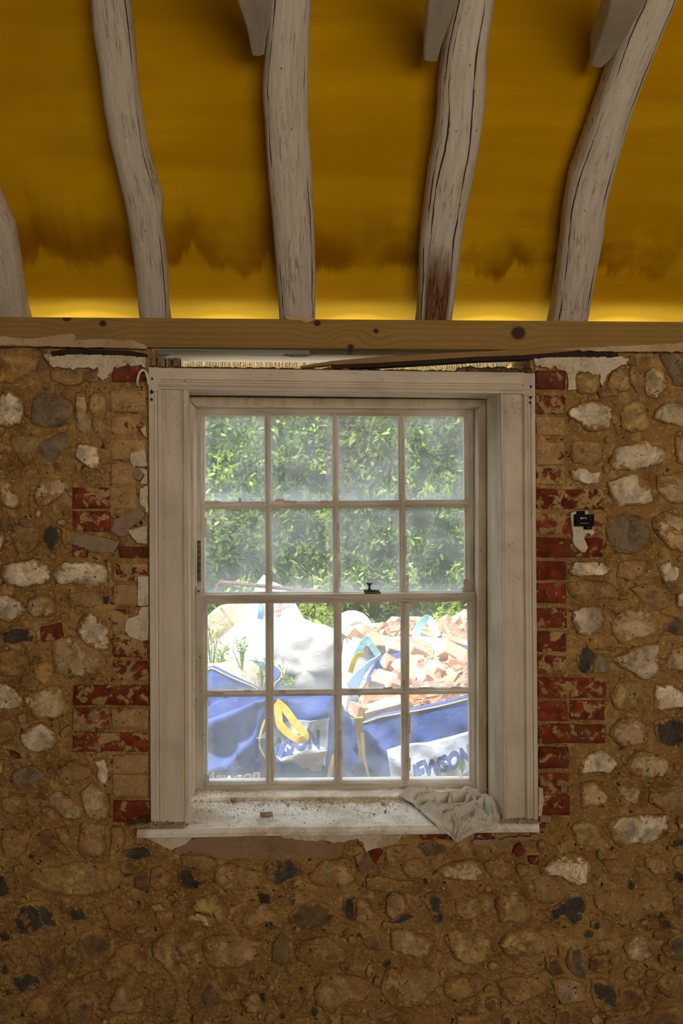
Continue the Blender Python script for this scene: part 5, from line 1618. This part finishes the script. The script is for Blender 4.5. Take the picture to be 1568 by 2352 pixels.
lump('bulk_sack', [(1020,1480),(1030,1450),(1060,1438),(1110,1425),(1140,1440),(1140,1490)], 7.6, .18, M_WHITE, 'white sack with a dark seam at the right edge of the glass', wr=.05, seed=29.0, n=32, m=8)

# rusty bar bent over behind the upper glass
b = MB(); b.tube([D(494,1376,7.55), D(494,1372,6.2), D(495,1362,6.0), D(500,1345,6.0), D(506,1337,6.0), D(560,1342,5.95), D(620,1348,5.9), D(700,1356,5.85), D(765,1363,5.8), D(800,1372,5.8)], .012, 8)
tag(b.build('rusty_bar', mat_plain('rusty_iron', (0.24, 0.13, 0.10), .8, 60, .4, .5), None, True), 'thin rusty bar bent over in front of the white sack peak', 'metal bar')

# ------------------------------------------------------------------ bricks in the sacks
def mat_loose_brick():
    t = NT('broken_soft_brick'); v = t.coord(); oi = t.n('ObjectInfo')
    c = t.mix(t.ramp(t.noise(v, 9, 5, .65), .42, .66), oi.outputs['Color'], (0.62, 0.49, 0.36))
    c = t.mix(t.ramp(t.noise(v, 90, 3), .60, .75, 0, .5), c, (0.36, 0.16, 0.09))
    return t.done(t.bsdf(c, .95, t.bump(t.noise(v, 60, 4), .5, .008), .1))
M_LOOSE = mat_loose_brick()
def loose_brick(px, py, d, L, H, W, rot, col, label, group, seed):
    bm = bmesh.new(); bmesh.ops.create_cube(bm, size=1.0)
    for v in bm.verts: v.co = Vector((v.co.x * L, v.co.y * W, v.co.z * H))
    # knock a corner or two off
    for v in list(bm.verts):
        if nz(v.co.x * 9 + seed, v.co.y * 9, v.co.z * 9) > .12: v.co *= .72 + .2 * random.random()
    bmesh.ops.bevel(bm, geom=list(bm.edges), offset=.006, segments=1, affect='EDGES')
    me = bpy.data.meshes.new('loose_brick'); bm.to_mesh(me); bm.free()
    o = link('loose_brick', me, M_LOOSE); o.location = D(px, py, d); o.rotation_euler = rot; o.color = (*col, 1)
    tag(o, label, 'brick', group)
ORD = ['first', 'second', 'third', 'fourth', 'fifth', 'sixth', 'seventh', 'eighth', 'ninth', 'tenth', 'eleventh', 'twelfth', 'thirteenth', 'fourteenth', 'fifteenth', 'sixteenth', 'seventeenth', 'eighteenth', 'nineteenth', 'twentieth', 'twenty-first', 'twenty-second', 'twenty-third', 'twenty-fourth', 'twenty-fifth', 'twenty-sixth']
ORANGE, PINK, BUFF, RED = (0.58, 0.22, 0.08), (0.46, 0.23, 0.15), (0.60, 0.42, 0.28), (0.33, 0.12, 0.075)
FRONT = [(833,1636,5.05,.13,.07,.10,(.1,.3,.5),PINK), (872,1608,5.15,.20,.07,.10,(.5,.1,.35),PINK), (886,1626,5.05,.24,.065,.10,(.25,-.22,.12),BUFF), (873,1560,5.5,.10,.06,.08,(.5,.3,-.3),ORANGE), (898,1569,5.45,.20,.07,.10,(.6,.2,-.5),BUFF),
  (910,1605,5.2,.16,.07,.10,(.4,.1,.7),PINK), (905,1531,5.7,.15,.08,.10,(.3,.5,.3),PINK), (845,1600,5.4,.12,.07,.08,(.4,1.0,.2),RED), (930,1540,5.6,.17,.07,.10,(.4,.6,.7),BUFF), (955,1560,5.4,.20,.08,.11,(.5,.5,-.4),BUFF), (948,1612,5.1,.14,.08,.10,(.2,.3,.9),ORANGE), (978,1602,5.15,.21,.07,.10,(.3,-.15,.1),PINK), (962,1500,5.85,.17,.08,.11,(.3,.4,.4),BUFF),
  (992,1570,5.3,.16,.07,.10,(.6,.6,.3),BUFF), (1000,1504,5.85,.15,.08,.10,(.2,.2,.6),PINK), (1014,1547,5.35,.23,.09,.12,(.35,.40,.55),BUFF), (1032,1585,5.15,.18,.07,.10,(.3,.1,-.3),PINK), (1045,1506,5.7,.25,.08,.12,(.8,.5,.3),BUFF), (1060,1545,5.4,.20,.08,.11,(.2,.3,-.5),RED), (1066,1575,5.2,.20,.07,.10,(.3,-.2,.4),RED), (1092,1530,5.5,.21,.07,.10,(.3,.2,.4),PINK), (925,1580,5.35,.18,.07,.10,(.3,.3,.2),PINK), (1110,1560,5.3,.21,.07,.10,(.2,-.3,.2),PINK)]
BACK = [(820,1462,6.45,.19,.08,.10,(.2,.6,.5),BUFF), (852,1460,6.5,.16,.08,.10,(.3,.4,.2),PINK), (836,1484,6.25,.17,.07,.10,(.4,.2,.8),BUFF), (872,1472,6.3,.17,.07,.10,(.3,.1,.2),PINK), (890,1456,6.55,.16,.07,.09,(.5,.8,.3),RED), (890,1484,6.2,.28,.08,.11,(.3,-.05,.1),PINK), (912,1456,6.5,.18,.08,.10,(.2,.3,.5),PINK), (908,1490,6.1,.12,.06,.08,(.7,.3,.2),BUFF), (940,1464,6.4,.20,.08,.10,(.3,.2,.3),BUFF), (985,1467,6.3,.21,.09,.11,(.4,.5,.2),BUFF), (1014,1468,6.3,.13,.09,.10,(.4,.9,.2),ORANGE), (960,1484,6.15,.17,.07,.10,(.3,.3,.4),PINK), (1032,1438,6.9,.14,.07,.10,(.2,.3,.4),BUFF), (1058,1428,6.9,.20,.09,.12,(.2,-.5,.3),BUFF), (1045,1480,6.2,.18,.07,.10,(.3,.3,.3),PINK)]
CN = {ORANGE: 'orange', PINK: 'pinkish', BUFF: 'pale buff', RED: 'dark red'}
for rows, where, grp in ((FRONT, 'in the blue sack', 'broken bricks in the blue sack'), (BACK, 'in the white sack behind', 'broken bricks in the white sack')):
    for i, (px, py, d, L, H, W, rot, col) in enumerate(sorted(rows)):
        k = random.uniform(.9, 1.1)
        loose_brick(px, py, d, L, H, W, rot, tuple(c * k for c in col), f'{CN[col]} broken brick {where}, {ORD[i]} from the left', grp, i * 1.7)

M_FRAG = mat_plain('brick_fragment', (0.60, 0.42, 0.29), .95, 9, .3, .6, dark=(0.42, 0.22, 0.14))
# knocked-off fragments between the bricks: uncountable
def fragments(root, loop, c, n, top, seed):
    b = bmesh.new(); bmesh.ops.create_cube(b, size=1.0); bv = np.array([v.co[:] for v in b.verts]); bf = np.array([[v.index for v in f.verts] for f in b.faces]); b.free()
    V = []; Fc = []; k = 0
    for _ in range(n):
        p = loop[RNG.integers(0, len(loop))]; s = math.sqrt(RNG.random()) * .9
        q = c.lerp(p, s); z = q.z - .015 + top * (1 - s * s) - .10 * s ** 4
        A = Matrix.Rotation(RNG.uniform(0, 3), 3, 'X') @ Matrix.Rotation(RNG.uniform(0, 3), 3, 'Z') @ Matrix.Rotation(RNG.uniform(0, 3), 3, 'Y')
        sc = RNG.uniform(.02, .06) * RNG.uniform(.5, 1.3, 3)
        V.append((bv * RNG.uniform(.7, 1.2, (8, 1)) * sc) @ np.array(A).T + np.array((q.x, q.y, z))); Fc.append(bf + 8 * k); k += 1
    o = mk('brick_fragments', np.concatenate(V).tolist(), np.concatenate(Fc).tolist(), M_FRAG, None, False); keep(o, root); o['kind'] = 'stuff'
fragments(rs, [Vector(v) for v in RS_RIM], rs_c, 300, .06, 1); fragments(w3, [Vector(v) for v in W3_RIM], w3_c, 300, .07, 2)

# weeds in front of the white sack
def weed(px, py, d, h, label, n=40, mat=M_LEAF2):
    base = D(px, py, d); root = empty('weed', base); tag(root, label, 'weed', 'weeds among the sacks')
    b = MB(); cs = []; outs = []
    for i in range(7):
        tip = base + Vector((random.gauss(0, .25), random.gauss(0, .08), random.uniform(.6, 1))) * h
        b.tube([base + Vector((0, 0, -.06)), base.lerp(tip, .5) + Vector((random.gauss(0, .02), 0, 0)), tip], [.004, .003, .0015], 4)
        for k in range(n // 7):
            u = random.uniform(.15, 1); p = base.lerp(tip, u); cs.append(tuple(p)); outs.append((random.gauss(0, .8), -.4, .5))
    b.build('stem', mat, root); joined_leaves('foliage', np.array(cs), np.array(outs), .4, .03, mat, root)['kind'] = 'stuff'
weed(487, 1530, 5.9, .34, 'feathery green weed at the left edge of the white sack', 70, M_LEAF)
weed(508, 1528, 5.85, .16, 'small bushy weed right of the feathery weed', 60, M_LEAF)
weed(556, 1520, 5.7, .16, 'dark weed sprouting in the fold of the white sack', 40, M_LEAF)
weed(602, 1568, 5.5, .16, 'weed growing against the rim of the sandy blue sack', 40, M_LEAF)
weed(660, 1590, 5.35, .14, 'low weed below the grey polythene sack', 60)
# ------------------------------------------------------------------ on the sill
M_CRUMB = mat_plain('mortar_crumb', (0.56, 0.45, 0.31), .95, 60, .35, .6)
M_WOODCHIP = mat_plain('weathered_chip', (0.42, 0.33, 0.22), .9, 60, .3, .4)
def crumb(px, py, r, label, name='mortar_crumb', z=None, mat=M_CRUMB, sc=(1, .8, .7), group='crumbs on the sill'):
    z = ZS if z is None else z
    q = PZ(px, py, z)
    bm = bmesh.new(); bmesh.ops.create_icosphere(bm, subdivisions=2, radius=1)
    for v in bm.verts:
        k = 1 + .28 * nz(v.co.x * 1.6 + px, v.co.y * 1.6 + py, v.co.z * 1.6) + .12 * nz(v.co.x * 4 + px, v.co.y * 4, v.co.z * 4)
        v.co = Vector((v.co.x * sc[0], v.co.y * sc[1], v.co.z * sc[2])) * (r * k)
    me = bpy.data.meshes.new(name); bm.to_mesh(me); bm.free()
    o = link(name, me, mat, None, True); o.location = (q.x, q.y, z + r * sc[2] * .72); o.rotation_euler = (0, 0, px)
    tag(o, label, 'crumb', group)
ZL = P(784, 1822, .27).z
pts = [(437,1858,.008),(449,1841,.004),(462,1840,.004),(482,1838,.004),(505,1837,.0045),(537,1840,.010),(560,1837,.005),(577,1832,.008),(590,1833,.007),(586,1853,.0035),(610,1837,.004),(660,1832,.009),(662,1851,.006),(705,1830,.006),(726,1829,.008),(730,1863,.004),(734,1854,.005),(765,1836,.004),(790,1855,.0045),(836,1845,.004),(859,1872,.005),(880,1848,.008),(884,1866,.006),(616,1878,.004),(655,1846,.0035)]
pts.sort()
for i, (x, y, r) in enumerate(pts):
    crumb(x, y, r, f'mortar crumb lying on the window sill, {ORD[i]} from the left')
crumb(498, 1817, .009, 'pale pebble on the ledge against the lower sash', z=ZL)
crumb(483, 1815, .006, 'tiny pale crumb left of the pebble on the ledge', z=ZL)
def slab_chip(px, py, L, W, H, rz, label, mat, name):
    q = PZ(px, py, ZS); b = MB(); n = 8
    ring = [(L/2 * math.copysign(abs(math.cos(a)) ** .5, math.cos(a)) * (1 + .1 * nz(a * 3, px)), W/2 * math.copysign(abs(math.sin(a)) ** .5, math.sin(a))) for a in [2*math.pi*(k+.5)/n for k in range(n)]]
    b.loft([[(x, y, 0) for x, y in ring], [(x * .97, y * .95, H * (1 + .1 * nz(x * 50, y * 50))) for x, y in ring]])
    o = b.build(name, mat); o.location = (q.x, q.y, ZS); o.rotation_euler = (0, 0, rz); tag(o, label, 'debris', 'chips on the sill'); return o
slab_chip(612, 1873, .044, .018, .010, .1, 'flat rectangular timber chip lying in the middle of the sill', M_WOODCHIP, 'timber_chip')
slab_chip(743, 1838, .036, .012, .007, -.05, 'flat brown mortar sliver at the back of the sill', M_CRUMB, 'mortar_sliver')

# dust, grit and straw fragments on sill and ledge: uncountable
def dust():
    b = bmesh.new(); bmesh.ops.create_icosphere(b, subdivisions=1, radius=1); bv = np.array([v.co[:] for v in b.verts]); bf = np.array([[v.index for v in f.verts] for f in b.faces]); b.free()
    V = []; Fc = []; k = 0
    for _ in range(5200):
        x = RNG.uniform(P(436, 1850, 0).x, P(1150, 1850, 0).x); y = RNG.uniform(-.05, .235)
        u = (y + .05) / .285
        if RNG.random() > .12 + .9 * u ** 2 + .4 * max(0, nz(x * 7, y * 10)): continue
        r = RNG.choice([.0007, .0011, .0017, .0026], p=[.5, .33, .13, .04])
        V.append(bv * r * RNG.uniform(.4, 1.6, 3) + np.array((x, y, ZS + r * .3))); Fc.append(bf + k * 12); k += 1
    for _ in range(900):
        u = RNG.random(); w = RNG.random(); p = P(lerp(436, 1105, u), lerp(1815, 1830, w), .29 - .045 * w)
        r = RNG.choice([.0009, .0014, .0022]); V.append(bv * r * RNG.uniform(.6, 1.3, 3) + np.array(p) + np.array((0, 0, .0006))); Fc.append(bf + k * 12); k += 1
    # dirt heaped at the feet of the architraves
    for (xa, xb, ya, yb, zz, nn) in ((300, 425, -.060, -.028, .012, 1500), (1152, 1236, -.060, -.028, .010, 1100), (1085, 1145, .17, .235, .012, 400)):
        for _ in range(nn):
            px = RNG.uniform(xa, xb); y = RNG.uniform(ya, yb); x = P(px, 1892, -.04).x
            r = RNG.choice([.0008, .0013, .002, .003]); V.append(bv * r * RNG.uniform(.4, 1.6, 3) + np.array((x, y, ZS + zz * (1 - abs((px - xa) / (xb - xa) - .5)) * RNG.random() * (.4 + .6 * (y - ya) / (yb - ya))))); Fc.append(bf + k * 12); k += 1
    V = np.concatenate(V); Fc = np.concatenate(Fc)
    o = mk('sill_dust', V.tolist(), Fc.tolist(), mat_plain('dusty_grit', (0.58, 0.46, 0.31), .95, 120, .5, .1, dark=(0.24, 0.17, 0.105)), None, True)
    tag(o, 'scatter of fine grit and dust over the window sill', 'dust', kind='stuff')
dust()
def sawdust():
    b = MB()
    for _ in range(900):
        px = random.gauss(820, 90); py = random.gauss(1838, 5); q = PZ(min(max(px, 560), 1000), min(max(py, 1834), 1850), ZS)
        a = random.uniform(0, 3.14); L = random.uniform(.002, .008); w = random.uniform(.0006, .0014); z = ZS + random.uniform(.0004, .0035)
        b.box((-L, -w, 0), (L, w, .0005)); ca, sa = math.cos(a), math.sin(a)
        b.v[-8:] = [(q.x + x * ca - y * sa, q.y + x * sa + y * ca, z + t + x * .3) for x, y, t in b.v[-8:]]
    o = b.build('sawdust', mat_plain('yellow_sawdust', (0.74, 0.58, 0.32), .9, 150, .3, .1)); tag(o, 'yellow sawdust and straw flakes along the back of the sill', 'sawdust', kind='stuff')
sawdust()
def fibres():
    b = MB()
    for _ in range(260):
        px = random.uniform(297, 345); y = random.uniform(-.05, -.012); x = P(px, 1890, -.03).x
        z = ZS + random.uniform(0, .034) * max(0, 1 - abs(px - 330) / 40); a = random.uniform(0, 6.28); L = random.uniform(.008, .022)
        b.tube([(x, y, z), (x + .5 * L * math.cos(a), y + .3 * L * math.sin(a), z + random.uniform(0, .006)), (x + L * math.cos(a), y + .4 * L * math.sin(a), z + random.uniform(-.004, .004))], .0007, 3)
    o = b.build('dry_debris', mat_plain('brown_fibres', (0.21, 0.13, 0.06), .9, 90, .5, .1)); tag(o, 'tuft of brown fibres and crumbs at the left foot of the frame', 'debris', kind='stuff')
fibres()
M_STRAW = mat_plain('dry_straw', (0.66, 0.52, 0.26), .7, 60, .2, .1)
def straw(pts, label, w=.003):
    o = ribbon([PZ(x, y, ZS + h) for x, y, h in pts], (w, w * .5), M_STRAW, None, 'straw_blade', th=.0004); tag(o, label, 'straw', 'dry straws on the sill'); return o
straw([(1133,1835,.004),(1128,1828,.012),(1122,1818,.030),(1113,1806,.040)], 'dry straw blade bending left in the right sill corner')
straw([(1134,1836,.004),(1138,1828,.016),(1142,1820,.035),(1144,1808,.045)], 'dry straw blade leaning right in the right sill corner')
# seedling outside the corner pane
def seedling():
    y = .40; root = empty('seedling', P(1064, 1792, y)); tag(root, 'green seedling leaf against the lower right pane', 'seedling')
    b = MB(); b.tube([P(1066, 1812, y), P(1064, 1790, y), P(1060, 1772, y)], [.0014, .0012, .001], 5); b.build('stem', M_LEAF2, root)
    b = MB()
    rings = []
    for px, py, w in ((1062,1778,.001),(1061,1768,.006),(1058,1757,.009),(1055,1747,.007),(1052,1741,.001)):
        q = P(px, py, y); rings.append([q + Vector((-w, 0, 0)), q + Vector((0, -.003, 0)), q + Vector((w, 0, 0)), q + Vector((0, .001, 0))])
    b.loft(rings); b.build('leaf', M_LEAF2, root, True)
    b = MB(); b.tube([P(1050, 1790, y), P(1075, 1772, y), P(1088, 1755, y), P(1094, 1738, y)], .0011, 5); b.build('stem', M_TWIG, root)
seedling()

# ------------------------------------------------------------------ crumpled rag
def mat_rag():
    t = NT('grey_linen_rag'); v = t.coord()
    c = t.mix(t.ramp(t.noise(v, 12, 4, .6), .35, .7), (0.60, 0.545, 0.46), (0.74, 0.69, 0.60))
    c = t.mix(t.ramp(t.noise(v, 30, 4, .7), .62, .75, 0, .6), c, (0.36, 0.29, 0.20))
    w = t.n('TexWave'); t.l(v, w.inputs[0]); w.inputs['Scale'].default_value = 260
    return t.done(t.bsdf(c, .95, t.bump(t.math('ADD', t.math('MULTIPLY', w.outputs['Fac'], .12), t.noise(v, 90, 4)), .35, .003), .1))
def rag():
    # outline in plan, traced over the sill; beyond the nosing the cloth hangs down
    out = [(903,1800),(925,1790),(955,1785),(985,1782),(1010,1784),(1045,1790),(1075,1793),(1090,1806),(1110,1822),(1135,1838),(1150,1858),(1147,1880),(1140,1897),(1120,1897),(1100,1903),(1080,1915),(1066,1930),(1050,1915),(1030,1903),(1005,1892),(985,1878),(968,1862),(955,1850),(945,1842),(925,1832),(910,1818)]
    pl = []
    for x, y in out:
        q = PZ(x, y, ZS + .012)
        q.y = min(q.y, .232)
        pl.append((q.x, q.y))
    pl = resample(chaikin(pl, 1), 160); cx = sum(p[0] for p in pl) / 160 + .01; cy = sum(p[1] for p in pl) / 160 + .02
    CR = [('400,330 560,370 700,330 850,340 1000,380', .040, .030), ('560,405 700,405 850,385 1000,395 1130,440', .036, .024), ('550,445 700,472 850,500 1000,452 1060,405', .034, .024),
          ('560,485 680,572 800,642 880,690', .020, .020), ('640,462 740,540 830,512 870,580 890,690', .030, .022), ('700,492 850,470 960,482 1060,540 1110,590', .032, .024),
          ('900,602 960,560 1050,572', .024, .020), ('1040,422 1130,500 1160,490', .032, .026), ('600,280 700,285 800,303 840,333', .036, .030), ('860,292 930,302 990,362', .030, .024), ('420,345 500,400 540,430', .026, .026), ('620,300 660,340 640,365', .040, .018), ('760,345 800,395 790,440', .036, .016), ('900,360 930,420 900,470', .036, .016), ('690,420 720,460 690,500', .030, .014), ('960,420 1000,480 980,540', .034, .016), ('800,520 840,570 830,640', .028, .014), ('1060,450 1090,520 1080,570', .034, .016), ('930,560 1000,610 1010,650', .022, .014), ('470,340 520,370 600,375', .034, .014), ('580,300 640,312 720,310', .042, .014)]
    crests = []
    for s, hh, ww in CR:
        q = [PZ(780 + px / 3.136, 1700 + py / 3.136, ZS + hh) for px, py in parse(s)]; crests.append(([(p.x, min(p.y, .225)) for p in q], hh * 1.15, ww * .72))
    v = []; f = []; NR = 70
    for j in range(NR + 1):
        s = 1 - j / NR
        for k, p in enumerate(pl):
            x = cx + (p[0] - cx) * s; y = cy + (p[1] - cy) * s
            edge = min(1.0, (1 - s) * 5.0 + .12)
            h = .005 + .006 * edge
            for cr, hh, ww in crests:
                best = 9.0
                for (ax, ay), (bx, by) in zip(cr[:-1], cr[1:]):
                    dx, dy = bx - ax, by - ay; t = max(0.0, min(1.0, ((x - ax) * dx + (y - ay) * dy) / (dx * dx + dy * dy)))
                    best = min(best, math.hypot(x - ax - t * dx, y - ay - t * dy))
                if best < ww: u = 1 - best / ww; h = max(h, .006 + edge * hh * u * u * (3 - 2 * u))
            h += edge * (.004 * nz(x * 38, y * 38, 3) + .005 * nz(x * 22 + y * 30, y * 40 - x * 14, 8) + .0012 * nz(x * 110, y * 110, 5))
            h = max(h, .0025)
            z = ZS + h
            if y < -.068:
                e = -.068 - y; z = ZS + h * max(.15, 1 - e * 14) - e * .30 - .002; y = -.074 - h * .55 - .004 * nz(x * 60, e * 30)
            elif y < -.03:
                z = ZS + h * lerp(1, .75, (-.03 - y) / .04)
            v.append((x, y, z))
    for j in range(NR):
        for k in range(160):
            k2 = (k + 1) % 160; f.append((j*160+k, j*160+k2, (j+1)*160+k2, (j+1)*160+k))
    o = mk('rag', v, f, mat_rag(), None, True)
    bm = bmesh.new(); bm.from_mesh(o.data); bmesh.ops.remove_doubles(bm, verts=bm.verts, dist=.0004); bmesh.ops.recalc_face_normals(bm, faces=bm.faces); bm.to_mesh(o.data); bm.free()
    m = o.modifiers.new('cloth_thickness', 'SOLIDIFY'); m.thickness = .0015; m.offset = 0
    tag(o, 'crumpled grey cloth rag hanging over the right end of the sill', 'rag')
rag()
